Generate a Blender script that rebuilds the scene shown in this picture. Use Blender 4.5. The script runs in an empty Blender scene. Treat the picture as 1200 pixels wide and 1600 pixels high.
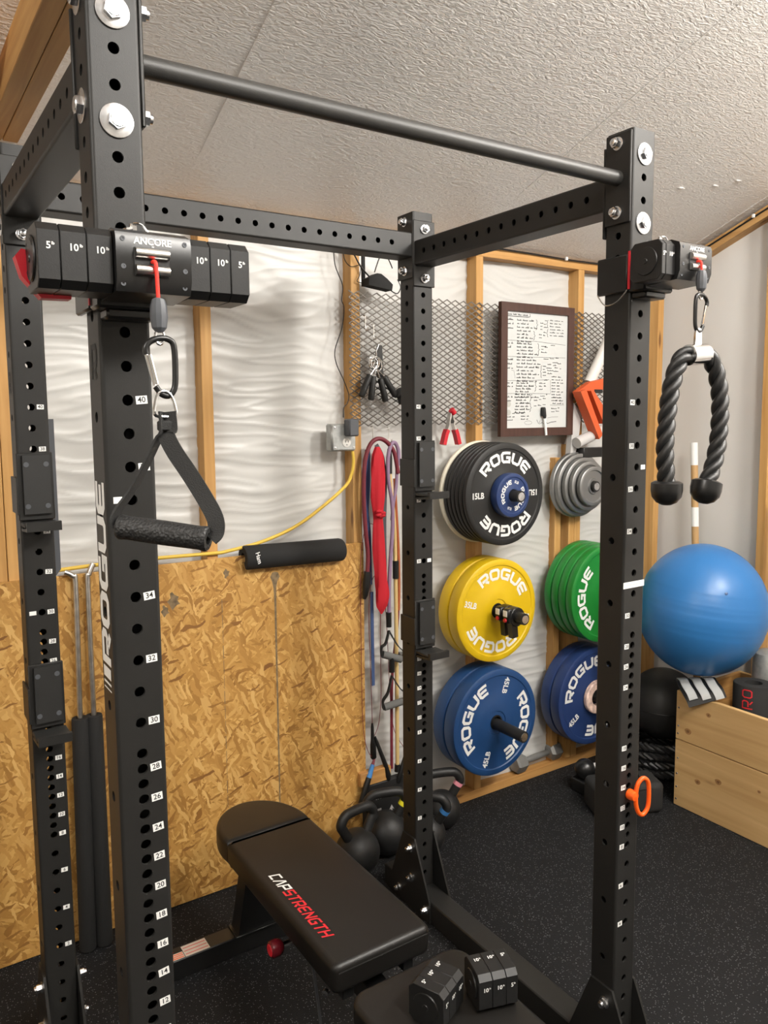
import bpy, bmesh, math, random
from mathutils import Vector, Matrix, noise
random.seed(7)
C = bpy.context.scene.collection
sc = bpy.context.scene
PI = math.pi
IN = 0.0254

# ------------------------------------------------------------------ camera, light, exposure
cam = bpy.data.objects.new('camera', bpy.data.cameras.new('camera'))
C.objects.link(cam)
sc.camera = cam
cam.data.sensor_fit = 'VERTICAL'
cam.data.sensor_height = 36.0
cam.data.lens = 36.0 * 1218.35 / 1600.0
cam.data.shift_y = -26.9 / 1600.0
cam.data.clip_start = 0.02
yaw, pitch, roll = 0.5805, 0.1022, -0.0079
fw = Vector((math.sin(yaw) * math.cos(pitch), math.cos(yaw) * math.cos(pitch), -math.sin(pitch)))
rt = Vector((math.cos(yaw), -math.sin(yaw), 0))
up = rt.cross(fw)
R0 = math.cos(roll) * rt + math.sin(roll) * up
U0 = -math.sin(roll) * rt + math.cos(roll) * up
cam.matrix_world = Matrix(((R0.x, U0.x, -fw.x, -0.3301), (R0.y, U0.y, -fw.y, -1.2483), (R0.z, U0.z, -fw.z, 1.704), (0, 0, 0, 1)))

sc.view_settings.view_transform = 'Standard'
sc.view_settings.look = 'None'
sc.view_settings.gamma = 1.0
sc.view_settings.use_curve_mapping = False
sc.view_settings.exposure = 0.0

wd = bpy.data.worlds.new('world')
sc.world = wd
wd.use_nodes = True
wd.node_tree.nodes['Background'].inputs[0].default_value = (0.9, 0.85, 0.8, 1)
wd.node_tree.nodes['Background'].inputs[1].default_value = 0.05


def bulb(name, loc, radius, power, col=(1, 0.962, 0.905)):
    d = bpy.data.lights.new(name, 'POINT')
    d.shadow_soft_size = radius
    d.energy = power
    d.color = col
    o = bpy.data.objects.new(name, d)
    C.objects.link(o)
    o.location = loc
    return o


# three hanging bulbs behind and beside the photographer
bulb('lamp_light_right', (2.15, -1.35, 3.05), 0.20, 195)
bulb('lamp_light_middle', (0.75, -1.85, 3.10), 0.25, 152)
bulb('lamp_light_left', (-1.75, -1.15, 2.90), 0.25, 90)


# ------------------------------------------------------------------ materials
def nt(name):
    m = bpy.data.materials.new(name)
    m.use_nodes = True
    n = m.node_tree.nodes
    return m, n, m.node_tree.links, n['Principled BSDF']


def coords(n, l, scale=(1, 1, 1), rot=(0, 0, 0)):
    t = n.new('ShaderNodeTexCoord')
    mp = n.new('ShaderNodeMapping')
    mp.inputs['Scale'].default_value = scale
    mp.inputs['Rotation'].default_value = rot
    l.new(t.outputs['Object'], mp.inputs[0])
    return mp.outputs[0]


def ramp(n, stops):
    r = n.new('ShaderNodeValToRGB')
    e = r.color_ramp.elements
    while len(e) < len(stops):
        e.new(0.5)
    for i, (p, c) in enumerate(stops):
        e[i].position = p
        e[i].color = (*c, 1)
    return r


def mat(name, col, rough=0.5, metal=0.0, bump=0.0, bscale=200.0, vary=0.0, spec=0.5, coat=0.0):
    m, n, l, b = nt(name)
    b.inputs['Base Color'].default_value = (*col, 1)
    b.inputs['Roughness'].default_value = rough
    b.inputs['Metallic'].default_value = metal
    b.inputs['Specular IOR Level'].default_value = spec
    b.inputs['Coat Weight'].default_value = coat
    if bump or vary:
        v = coords(n, l)
        t = n.new('ShaderNodeTexNoise')
        t.inputs['Scale'].default_value = bscale
        t.inputs['Detail'].default_value = 4
        l.new(v, t.inputs['Vector'])
        if bump:
            bp = n.new('ShaderNodeBump')
            bp.inputs['Strength'].default_value = bump
            bp.inputs['Distance'].default_value = 0.002
            l.new(t.outputs['Fac'], bp.inputs['Height'])
            l.new(bp.outputs[0], b.inputs['Normal'])
        if vary:
            r = ramp(n, [(0.3, tuple(c * (1 - vary) for c in col)), (0.7, tuple(min(1, c * (1 + vary)) for c in col))])
            l.new(t.outputs['Fac'], r.inputs[0])
            l.new(r.outputs[0], b.inputs['Base Color'])
    return m


def wood(name, c0, c1, axis='z', scale=1.0, knots=True, rough=0.6):
    """pine: grain streaks stretched along one axis, a few brown knots"""
    m, n, l, b = nt(name)
    s = {'x': (1.2, 28, 28), 'y': (28, 1.2, 28), 'z': (28, 28, 1.2)}[axis]
    v = coords(n, l, tuple(k * scale for k in s))
    t = n.new('ShaderNodeTexNoise')
    t.inputs['Scale'].default_value = 1.6
    t.inputs['Detail'].default_value = 5
    t.inputs['Distortion'].default_value = 0.6
    l.new(v, t.inputs['Vector'])
    r = ramp(n, [(0.3, c0), (0.5, tuple((a + d) / 2 for a, d in zip(c0, c1))), (0.72, c1)])
    l.new(t.outputs['Fac'], r.inputs[0])
    out = r.outputs[0]
    if knots:
        s2 = {'x': (2.2, 9, 9), 'y': (9, 2.2, 9), 'z': (9, 9, 2.2)}[axis]
        v2 = coords(n, l, s2)
        vo = n.new('ShaderNodeTexVoronoi')
        vo.inputs['Scale'].default_value = 1.0
        l.new(v2, vo.inputs['Vector'])
        r2 = ramp(n, [(0.05, (0.16, 0.07, 0.025)), (0.11, (1, 1, 1))])
        l.new(vo.outputs['Distance'], r2.inputs[0])
        mx = n.new('ShaderNodeMix')
        mx.data_type = 'RGBA'
        mx.blend_type = 'MULTIPLY'
        mx.inputs['Factor'].default_value = 0.75
        l.new(out, mx.inputs['A'])
        l.new(r2.outputs[0], mx.inputs['B'])
        out = mx.outputs['Result']
    l.new(out, b.inputs['Base Color'])
    b.inputs['Roughness'].default_value = rough
    return m


def osb():
    m, n, l, b = nt('oriented_strand_board')
    out = None
    cols = [[(0.0, (0.30, 0.145, 0.032)), (0.3, (0.44, 0.23, 0.054)), (0.7, (0.53, 0.29, 0.078)), (1.0, (0.66, 0.40, 0.13))],
            [(0.0, (0.36, 0.175, 0.038)), (0.5, (0.48, 0.255, 0.064)), (1.0, (0.60, 0.35, 0.105))],
            [(0.0, (0.28, 0.125, 0.026)), (0.2, (0.43, 0.22, 0.050)), (0.6, (0.52, 0.285, 0.074)), (1.0, (0.64, 0.385, 0.125))],
            [(0.0, (0.34, 0.165, 0.036)), (0.5, (0.49, 0.26, 0.066)), (1.0, (0.68, 0.42, 0.145))],
            [(0.0, (0.21, 0.09, 0.022)), (0.5, (0.29, 0.135, 0.030)), (1.0, (0.36, 0.18, 0.042))]]
    for i, (ang, sc_) in enumerate([(0.15, (13, 1, 85)), (-0.55, (15, 1, 110)), (0.85, (14, 1, 95)), (-1.2, (17, 1, 100)), (0.25, (24, 1, 125))]):
        t = n.new('ShaderNodeTexCoord')
        # wobble so that the flakes have ragged ends
        w = n.new('ShaderNodeTexNoise')
        w.inputs['Scale'].default_value = 16
        w.inputs['Detail'].default_value = 5
        l.new(t.outputs['Object'], w.inputs['Vector'])
        ad = n.new('ShaderNodeVectorMath')
        ad.operation = 'MULTIPLY_ADD'
        ad.inputs[1].default_value = (0.045, 0.0, 0.045)
        l.new(w.outputs['Color'], ad.inputs[0])
        l.new(t.outputs['Object'], ad.inputs[2])
        m0 = n.new('ShaderNodeMapping')
        m0.inputs['Rotation'].default_value = (0, ang, 0)
        m0.inputs['Location'].default_value = (i * 3.3, 0, i * 1.7)
        l.new(ad.outputs[0], m0.inputs[0])
        mp = n.new('ShaderNodeMapping')
        mp.inputs['Scale'].default_value = sc_
        l.new(m0.outputs[0], mp.inputs[0])
        vo = n.new('ShaderNodeTexVoronoi')
        vo.inputs['Scale'].default_value = 1.0
        l.new(mp.outputs[0], vo.inputs['Vector'])
        sp = n.new('ShaderNodeSeparateColor')
        l.new(vo.outputs['Color'], sp.inputs[0])
        r = ramp(n, cols[i])
        l.new(sp.outputs[0], r.inputs[0])
        if out is None:
            out = r.outputs[0]
        else:
            gt = n.new('ShaderNodeMath')
            gt.operation = 'GREATER_THAN'
            gt.inputs[1].default_value = (0, 0.55, 0.55, 0.62, 0.962)[i]
            l.new(sp.outputs[1], gt.inputs[0])
            mx = n.new('ShaderNodeMix')
            mx.data_type = 'RGBA'
            l.new(gt.outputs[0], mx.inputs['Factor'])
            l.new(out, mx.inputs['A'])
            l.new(r.outputs[0], mx.inputs['B'])
            out = mx.outputs['Result']
    l.new(out, b.inputs['Base Color'])
    b.inputs['Roughness'].default_value = 0.55
    return m


def rubber_floor():
    m, n, l, b = nt('flecked_rubber')
    v = coords(n, l)
    vo = n.new('ShaderNodeTexVoronoi')
    vo.inputs['Scale'].default_value = 190
    l.new(v, vo.inputs['Vector'])
    sp = n.new('ShaderNodeSeparateColor')
    l.new(vo.outputs['Color'], sp.inputs[0])
    a = n.new('ShaderNodeMath')
    a.operation = 'GREATER_THAN'
    a.inputs[1].default_value = 0.72
    l.new(sp.outputs[0], a.inputs[0])
    d = n.new('ShaderNodeMath')
    d.operation = 'LESS_THAN'
    d.inputs[1].default_value = 0.33
    l.new(vo.outputs['Distance'], d.inputs[0])
    mu = n.new('ShaderNodeMath')
    mu.operation = 'MULTIPLY'
    l.new(a.outputs[0], mu.inputs[0])
    l.new(d.outputs[0], mu.inputs[1])
    mx = n.new('ShaderNodeMix')
    mx.data_type = 'RGBA'
    mx.inputs['A'].default_value = (0.0085, 0.0085, 0.0093, 1)
    mx.inputs['B'].default_value = (0.105, 0.11, 0.115, 1)
    l.new(mu.outputs[0], mx.inputs['Factor'])
    l.new(mx.outputs['Result'], b.inputs['Base Color'])
    t = n.new('ShaderNodeTexNoise')
    t.inputs['Scale'].default_value = 260
    l.new(v, t.inputs['Vector'])
    bp = n.new('ShaderNodeBump')
    bp.inputs['Strength'].default_value = 0.5
    bp.inputs['Distance'].default_value = 0.003
    l.new(t.outputs['Fac'], bp.inputs['Height'])
    l.new(bp.outputs[0], b.inputs['Normal'])
    b.inputs['Roughness'].default_value = 0.75
    b.inputs['Specular IOR Level'].default_value = 0.25
    return m


def foil():
    m, n, l, b = nt('embossed_foil')
    v = coords(n, l, (25, 64, 64))
    t = n.new('ShaderNodeTexNoise')
    t.inputs['Scale'].default_value = 1.6
    t.inputs['Detail'].default_value = 3
    t.inputs['Distortion'].default_value = 1.1
    l.new(v, t.inputs['Vector'])
    bp = n.new('ShaderNodeBump')
    bp.inputs['Strength'].default_value = 0.75
    bp.inputs['Distance'].default_value = 0.007
    l.new(t.outputs['Fac'], bp.inputs['Height'])
    l.new(bp.outputs[0], b.inputs['Normal'])
    b.inputs['Base Color'].default_value = (0.74, 0.725, 0.705, 1)
    b.inputs['Roughness'].default_value = 0.34
    b.inputs['Metallic'].default_value = 0.3
    return m


M = {}
M['powder'] = mat('black_powder_coat', (0.017, 0.0165, 0.0155), 0.44, bump=0.10, bscale=900, spec=0.38)
M['black'] = mat('black_plastic', (0.009, 0.009, 0.009), 0.42, bump=0.06, bscale=500)
M['satin'] = mat('satin_black_metal', (0.010, 0.010, 0.010), 0.30)
M['rubber'] = mat('black_rubber', (0.014, 0.014, 0.0135), 0.55, bump=0.08, bscale=300)
M['zinc'] = mat('zinc_plated_steel', (0.72, 0.73, 0.75), 0.26, 1.0, vary=0.2, bscale=60)
M['steel'] = mat('brushed_steel', (0.62, 0.60, 0.57), 0.30, 1.0, vary=0.15, bscale=40)
M['chrome'] = mat('chrome', (0.78, 0.78, 0.78), 0.12, 1.0)
M['iron'] = mat('grey_cast_iron', (0.27, 0.27, 0.265), 0.42, 0.75, bump=0.15, bscale=180)
M['dumbbell'] = mat('dull_zinc_iron', (0.30, 0.30, 0.29), 0.45, 0.6, bump=0.2, bscale=120)
M['white'] = mat('white_print', (0.80, 0.80, 0.78), 0.5)
M['ink'] = mat('black_ink', (0.012, 0.012, 0.012), 0.6)
M['red'] = mat('red_plastic', (0.55, 0.012, 0.025), 0.45)
M['redcord'] = mat('red_cord', (0.85, 0.035, 0.02), 0.6, bump=0.4, bscale=700)
M['redcloth'] = mat('red_fabric', (0.52, 0.008, 0.02), 0.75, bump=0.3, bscale=400)
M['redprint'] = mat('red_print', (0.62, 0.02, 0.03), 0.5)
M['web'] = mat('black_webbing', (0.016, 0.016, 0.0155), 0.75, bump=0.5, bscale=600)
M['foam'] = mat('black_foam', (0.013, 0.013, 0.013), 0.85, bump=0.3, bscale=500)
M['vinyl'] = mat('black_vinyl', (0.0095, 0.0085, 0.0075), 0.40, bump=0.12, bscale=700, spec=0.4)
M['kb'] = mat('black_kettlebell_coat', (0.012, 0.012, 0.012), 0.5, bump=0.15, bscale=400)
M['yellow'] = mat('yellow_rubber', (0.68, 0.45, 0.006), 0.42, bump=0.05, bscale=300)
M['blue'] = mat('blue_rubber', (0.012, 0.055, 0.17), 0.42, bump=0.05, bscale=300)
M['navy'] = mat('navy_rubber', (0.017, 0.040, 0.135), 0.42, bump=0.05, bscale=300)
M['green'] = mat('green_rubber', (0.012, 0.20, 0.028), 0.40, bump=0.05, bscale=300)
M['ivory'] = mat('ivory_plastic', (0.66, 0.62, 0.50), 0.5)
M['marble'] = mat('pink_marbled_resin', (0.78, 0.52, 0.44), 0.45, vary=0.45, bscale=38)
M['ball'] = mat('blue_vinyl', (0.028, 0.16, 0.42), 0.36, bump=0.03, bscale=60)
M['orange'] = mat('orange_plastic', (0.90, 0.11, 0.008), 0.40)
M['burnt'] = mat('burnt_orange_card', (0.62, 0.10, 0.025), 0.55)
M['pine'] = wood('pine_stud', (0.44, 0.225, 0.062), (0.60, 0.345, 0.12), 'z')
M['pinex'] = wood('pine_plate', (0.42, 0.20, 0.055), (0.58, 0.32, 0.105), 'x')
M['piney'] = wood('pine_chord', (0.40, 0.21, 0.07), (0.56, 0.33, 0.125), 'y')
M['boxpine'] = wood('planed_box_pine', (0.50, 0.30, 0.115), (0.66, 0.44, 0.20), 'y', 0.55)
M['dark_frame'] = wood('dark_brown_frame', (0.050, 0.020, 0.014), (0.075, 0.031, 0.021), 'z', 1.0, False, 0.45)
M['osb'] = osb()
M['floor'] = rubber_floor()
M['foil'] = foil()
M['sheet'] = mat('white_vapour_sheet', (0.585, 0.58, 0.56), 0.36, bump=0.15, bscale=14)
M['sheet_smooth_lit'] = mat('smooth_white_sheet_lit', (0.70, 0.685, 0.66), 0.40, bump=0.10, bscale=14)  # same sheet made lighter, so the right wall's brightness sits in the colour
M['plasterboard'] = mat('painted_board', (0.62, 0.58, 0.52), 0.7, bump=0.1, bscale=40)
M['galv'] = mat('galvanised_box', (0.42, 0.43, 0.42), 0.42, 0.6, vary=0.15, bscale=50)
M['meshmetal'] = mat('bare_expanded_metal', (0.19, 0.175, 0.16), 0.42, 0.8)
M['cable_yellow'] = mat('yellow_cable', (0.70, 0.47, 0.06), 0.5)
M['maroon'] = mat('maroon_rubber', (0.18, 0.022, 0.035), 0.5)
M['purple'] = mat('mauve_rubber', (0.27, 0.18, 0.28), 0.5)
M['bandblue'] = mat('blue_band', (0.05, 0.09, 0.22), 0.55)
M['bandyellow'] = mat('pale_yellow_rubber', (0.66, 0.47, 0.20), 0.55)
M['bandorange'] = mat('rust_rubber', (0.40, 0.10, 0.03), 0.55)
M['greyfoam'] = mat('grey_foam', (0.13, 0.13, 0.125), 0.85, bump=0.3, bscale=300)
M['greypad'] = mat('grey_stripe', (0.42, 0.43, 0.43), 0.6)
M['lightgrey'] = mat('pale_grey_plastic', (0.55, 0.54, 0.53), 0.45)
M['slate'] = mat('slate_grey_plastic', (0.075, 0.08, 0.09), 0.5)
M['teal'] = mat('teal_plastic', (0.01, 0.22, 0.17), 0.5)
M['pinktape'] = mat('pink_tape', (0.70, 0.26, 0.32), 0.6)
M['yellowtape'] = mat('yellow_tape', (0.75, 0.66, 0.02), 0.5)
M['bluetape'] = mat('blue_tape', (0.05, 0.22, 0.55), 0.5)
M['stick'] = wood('broomstick_wood', (0.42, 0.25, 0.10), (0.55, 0.34, 0.15), 'z', 1.0, False)
M['offwhite'] = mat('off_white_paper', (0.72, 0.70, 0.66), 0.6)
M['board'] = mat('whiteboard_enamel', (0.60, 0.615, 0.605), 0.3, spec=0.3)
M['smudge'] = mat('board_smudge', (0.46, 0.47, 0.44), 0.4)
M['stain'] = mat('grey_board_stain', (0.20, 0.14, 0.075), 0.7, vary=0.4, bscale=60)
M['stickerpale'] = mat('warning_sticker_paper', (0.62, 0.55, 0.48), 0.5)


# ------------------------------------------------------------------ mesh helpers
class MB:
    def __init__(s):
        s.v = []
        s.f = []
        s.m = []

    def add(s, vs, fs, mi=0):
        b = len(s.v)
        s.v += [tuple(p) for p in vs]
        s.f += [tuple(b + i for i in f) for f in fs]
        s.m += [mi] * len(fs)
        return s

    def box(s, lo, hi, mi=0, bev=0.0):
        x0, y0, z0 = lo
        x1, y1, z1 = hi
        if bev <= 0:
            v = [(x0, y0, z0), (x1, y0, z0), (x1, y1, z0), (x0, y1, z0), (x0, y0, z1), (x1, y0, z1), (x1, y1, z1), (x0, y1, z1)]
            f = [(0, 3, 2, 1), (4, 5, 6, 7), (0, 1, 5, 4), (1, 2, 6, 5), (2, 3, 7, 6), (3, 0, 4, 7)]
            return s.add(v, f, mi)
        # chamfered box
        b = bev
        v = []
        idx = {}
        for i, X in enumerate((x0, x1)):
            for j, Y in enumerate((y0, y1)):
                for k, Z in enumerate((z0, z1)):
                    sx, sy, sz = (1, -1)[i] * b, (1, -1)[j] * b, (1, -1)[k] * b
                    for a, p in enumerate(((X, Y + sy, Z + sz), (X + sx, Y, Z + sz), (X + sx, Y + sy, Z))):
                        idx[i, j, k, a] = len(v)
                        v.append(p)
        f = []
        for i in (0, 1):
            q = [idx[i, j, k, 0] for j, k in ((0, 0), (1, 0), (1, 1), (0, 1))]
            f.append(q if i else q[::-1])
            q = [idx[j, i, k, 1] for j, k in ((0, 0), (1, 0), (1, 1), (0, 1))]
            f.append(q[::-1] if i else q)
            q = [idx[j, k, i, 2] for j, k in ((0, 0), (1, 0), (1, 1), (0, 1))]
            f.append(q if i else q[::-1])
        for i in (0, 1):
            for j in (0, 1):
                f.append((idx[i, j, 0, 0], idx[i, j, 0, 1], idx[i, j, 1, 1], idx[i, j, 1, 0]))
                f.append((idx[i, 0, j, 0], idx[i, 0, j, 2], idx[i, 1, j, 2], idx[i, 1, j, 0]))
                f.append((idx[0, i, j, 1], idx[0, i, j, 2], idx[1, i, j, 2], idx[1, i, j, 1]))
                for k in (0, 1):
                    f.append((idx[i, j, k, 0], idx[i, j, k, 1], idx[i, j, k, 2]))
        return s.add(v, f, mi)

    def tube(s, path, r, n=10, mi=0, closed=False, caps=True):
        P = [Vector(p) for p in path]
        N = len(P)
        rs = r if isinstance(r, (list, tuple)) else [r] * N
        T = []
        for i in range(N):
            a = P[(i - 1) % N] if (closed or i > 0) else P[i]
            b = P[(i + 1) % N] if (closed or i < N - 1) else P[i]
            t = (b - a)
            T.append(t.normalized() if t.length > 1e-9 else Vector((0, 0, 1)))
        ref = Vector((0, 0, 1)) if abs(T[0].z) < 0.9 else Vector((1, 0, 0))
        nx = T[0].cross(ref).normalized()
        rings = []
        vs = []
        for i in range(N):
            if i:
                ax = T[i - 1].cross(T[i])
                if ax.length > 1e-7:
                    nx = Matrix.Rotation(T[i - 1].angle(T[i]), 3, ax.normalized()) @ nx
            ny = T[i].cross(nx)
            rings.append([len(vs) + k for k in range(n)])
            for k in range(n):
                a = 2 * PI * k / n
                vs.append(P[i] + (nx * math.cos(a) + ny * math.sin(a)) * rs[i])
        fs = []
        for i in range(N if closed else N - 1):
            A, B = rings[i], rings[(i + 1) % N]
            for k in range(n):
                fs.append((A[k], A[(k + 1) % n], B[(k + 1) % n], B[k]))
        if caps and not closed:
            fs.append(tuple(rings[0][::-1]))
            fs.append(tuple(rings[-1]))
        return s.add(vs, fs, mi)

    def cyl(s, a, b, r, n=20, mi=0, r2=None):
        return s.tube([a, b], [r, r if r2 is None else r2], n, mi)

    def ribbon(s, path, wdir, w, t, mi=0):
        """flat strap following a path: wdir = width direction (vector or list)"""
        P = [Vector(p) for p in path]
        N = len(P)
        vs = []
        for i in range(N):
            T = (P[min(i + 1, N - 1)] - P[max(i - 1, 0)]).normalized()
            wd_ = Vector(wdir[i] if isinstance(wdir, list) else wdir)
            wd_ = (wd_ - T * wd_.dot(T)).normalized()
            nn = T.cross(wd_)
            for a, b in ((-1, -1), (1, -1), (1, 1), (-1, 1)):
                vs.append(P[i] + wd_ * (a * w / 2) + nn * (b * t / 2))
        fs = []
        for i in range(N - 1):
            for k in range(4):
                fs.append((4 * i + k, 4 * i + (k + 1) % 4, 4 * i + 4 + (k + 1) % 4, 4 * i + 4 + k))
        fs += [(3, 2, 1, 0), tuple(4 * N - 4 + k for k in range(4))]
        return s.add(vs, fs, mi)

    def lathe(s, prof, o, ax, n=48, mi=0):
        """prof: (distance along ax, radius)"""
        o = Vector(o)
        ax = Vector(ax).normalized()
        ref = Vector((0, 0, 1)) if abs(ax.z) < 0.9 else Vector((1, 0, 0))
        e1 = ax.cross(ref).normalized()
        e2 = ax.cross(e1)
        vs = []
        for d, r in prof:
            for k in range(n):
                a = 2 * PI * k / n
                vs.append(o + ax * d + (e1 * math.cos(a) + e2 * math.sin(a)) * max(r, 1e-5))
        fs = []
        for i in range(len(prof) - 1):
            for k in range(n):
                fs.append((i * n + k, i * n + (k + 1) % n, (i + 1) * n + (k + 1) % n, (i + 1) * n + k))
        return s.add(vs, fs, mi)

    def prism(s, poly, o, e1, e2, d, mi=0):
        """polygon (2D) in frame o,e1,e2 extruded by vector d"""
        o, e1, e2, d = Vector(o), Vector(e1), Vector(e2), Vector(d)
        n = len(poly)
        vs = [o + e1 * a + e2 * b for a, b in poly] + [o + e1 * a + e2 * b + d for a, b in poly]
        fs = [tuple(range(n))[::-1], tuple(range(n, 2 * n))]
        fs += [(i, (i + 1) % n, n + (i + 1) % n, n + i) for i in range(n)]
        return s.add(vs, fs, mi)

    def sphere(s, c, r, n=24, k=14, mi=0, sc3=(1, 1, 1)):
        c = Vector(c)
        vs = []
        for i in range(k + 1):
            th = PI * i / k
            for j in range(n):
                a = 2 * PI * j / n
                rr = max(math.sin(th), 1e-4)
                vs.append(c + Vector((r * sc3[0] * rr * math.cos(a), r * sc3[1] * rr * math.sin(a), r * sc3[2] * math.cos(th))))
        fs = []
        for i in range(k):
            for j in range(n):
                fs.append((i * n + j, (i + 1) * n + j, (i + 1) * n + (j + 1) % n, i * n + (j + 1) % n))
        return s.add(vs, fs, mi)

    def build(s, name, mats, parent=None, origin=None, ang=38, smooth=True, weld=False):
        me = bpy.data.meshes.new(name)
        o0 = Vector(origin) if origin is not None else (WORLD.get(parent.name, Vector((0, 0, 0))) if parent else Vector((0, 0, 0)))
        me.from_pydata([tuple(Vector(p) - o0) for p in s.v], [], s.f)
        for m_ in (mats if isinstance(mats, (list, tuple)) else [mats]):
            me.materials.append(m_)
        for p, mi in zip(me.polygons, s.m):
            p.material_index = mi
        bm = bmesh.new()
        bm.from_mesh(me)
        if weld:
            bmesh.ops.remove_doubles(bm, verts=bm.verts, dist=1e-5)
        bmesh.ops.recalc_face_normals(bm, faces=bm.faces)
        bm.to_mesh(me)
        bm.free()
        if smooth:
            for p in me.polygons:
                p.use_smooth = True
            me.set_sharp_from_angle(angle=math.radians(ang))
        me.update()
        o = bpy.data.objects.new(name, me)
        C.objects.link(o)
        if parent is not None:
            o.parent = parent
            WORLD[o.name] = o0
        else:
            o.location = o0
        return o


WORLD = {}


def tag(o, label, cat, group=None):
    o['label'] = label
    o['category'] = cat
    if group:
        o['group'] = group
    return o


def thing(name, label, cat, loc, group=None):
    o = bpy.data.objects.new(name, None)
    o.empty_display_size = 0.05
    C.objects.link(o)
    o.location = loc
    WORLD[o.name] = Vector(loc)
    return tag(o, label, cat, group)


def struct(name, mb, mats, origin=None, **k):
    o = mb.build(name, mats, None, origin, **k)
    o['kind'] = 'structure'
    return o


def dup(root, loc, label=None, group=None):
    r = root.copy()
    C.objects.link(r)
    r.location = loc
    if label:
        r['label'] = label
    if group:
        r['group'] = group
    for ch in list(root.children):
        c = ch.copy()
        C.objects.link(c)
        c.parent = r
        for g in list(ch.children):
            d = g.copy()
            C.objects.link(d)
            d.parent = c
    return r


def Q(x, y, z):
    """survey coordinates of the room -> scene (floor at zero)"""
    return (1.024 * x + 0.008, 1.024 * y + 0.030, 1.024 * z)


def smoothpath(pts, n=8, closed=False):
    P = [Vector(p) for p in pts]
    out = []
    N = len(P)
    for i in range(N if closed else N - 1):
        if closed:
            a, b, c, d = P[(i - 1) % N], P[i], P[(i + 1) % N], P[(i + 2) % N]
        else:
            a, b, c, d = P[max(i - 1, 0)], P[i], P[i + 1], P[min(i + 2, N - 1)]
        for k in range(n):
            t = k / n
            out.append(0.5 * ((2 * b) + (c - a) * t + (2 * a - 5 * b + 4 * c - d) * t * t + (3 * b - 3 * c + d - a) * t ** 3))
    if not closed:
        out.append(P[-1])
    return out


# --- lettering
FONT_CACHE = {}


def font_polys(txt, bold=0.0):
    k = (txt, bold)
    if k not in FONT_CACHE:
        cu = bpy.data.curves.new('text', 'FONT')
        cu.body = txt
        cu.size = 1
        cu.align_x = 'CENTER'
        cu.align_y = 'CENTER'
        cu.offset = bold
        cu.resolution_u = 3
        ob = bpy.data.objects.new('text', cu)
        C.objects.link(ob)
        dg = bpy.context.evaluated_depsgraph_get()
        me = bpy.data.meshes.new_from_object(ob.evaluated_get(dg))
        FONT_CACHE[k] = ([(v.co.x, v.co.y) for v in me.vertices], [tuple(p.vertices) for p in me.polygons])
        bpy.data.objects.remove(ob)
        bpy.data.curves.remove(cu)
        bpy.data.meshes.remove(me)
    return FONT_CACHE[k]


def text(mb, txt, o, e1, e2, size, mi=0, bold=0.0, widen=1.0, shear=0.0):
    vs, fs = font_polys(txt, bold)
    o, e1, e2 = Vector(o), Vector(e1), Vector(e2)
    mb.add([o + e1 * ((x * widen + y * shear) * size) + e2 * (y * size) for x, y in vs], fs, mi)


STROKE = {
    'R': [[(0.08, 0), (0.08, 0.92), (0.80, 0.92), (0.92, 0.80), (0.92, 0.52), (0.80, 0.40), (0.26, 0.40)], [(0.56, 0.26), (0.94, 0)]],
    'O': [[(0.5, 0.08), (0.78, 0.08), (0.92, 0.24), (0.92, 0.76), (0.78, 0.92), (0.22, 0.92), (0.08, 0.76), (0.08, 0.24), (0.22, 0.08), (0.5, 0.08)]],
    'G': [[(0.94, 0.92), (0.22, 0.92), (0.08, 0.76), (0.08, 0.24), (0.22, 0.08), (0.92, 0.08), (0.92, 0.48), (0.52, 0.48)]],
    'U': [[(0.08, 1), (0.08, 0.24), (0.22, 0.08), (0.78, 0.08), (0.92, 0.24), (0.92, 1)]],
    'E': [[(0.94, 0.92), (0.22, 0.92), (0.08, 0.78), (0.08, 0.22), (0.22, 0.08), (0.94, 0.08)], [(0.21, 0.5), (0.86, 0.5)]],
    'C': [[(0.94, 0.92), (0.08, 0.92), (0.08, 0.08), (0.94, 0.08)]],
    'A': [[(0.02, 0), (0.42, 0.94), (0.58, 0.94), (0.98, 0)]],
    'P': [[(0.08, 0), (0.08, 0.92), (0.92, 0.92), (0.92, 0.42), (0.2, 0.42)]],
    'S': [[(0.94, 0.92), (0.08, 0.92), (0.08, 0.5), (0.92, 0.5), (0.92, 0.08), (0.04, 0.08)]],
    'T': [[(0.0, 0.92), (1.0, 0.92)], [(0.5, 0.83), (0.5, 0)]],
    'N': [[(0.08, 0), (0.08, 0.96), (0.92, 0.04), (0.92, 1)]],
    'H': [[(0.08, 0), (0.08, 1)], [(0.92, 0), (0.92, 1)], [(0.2, 0.5), (0.8, 0.5)]],
}


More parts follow.
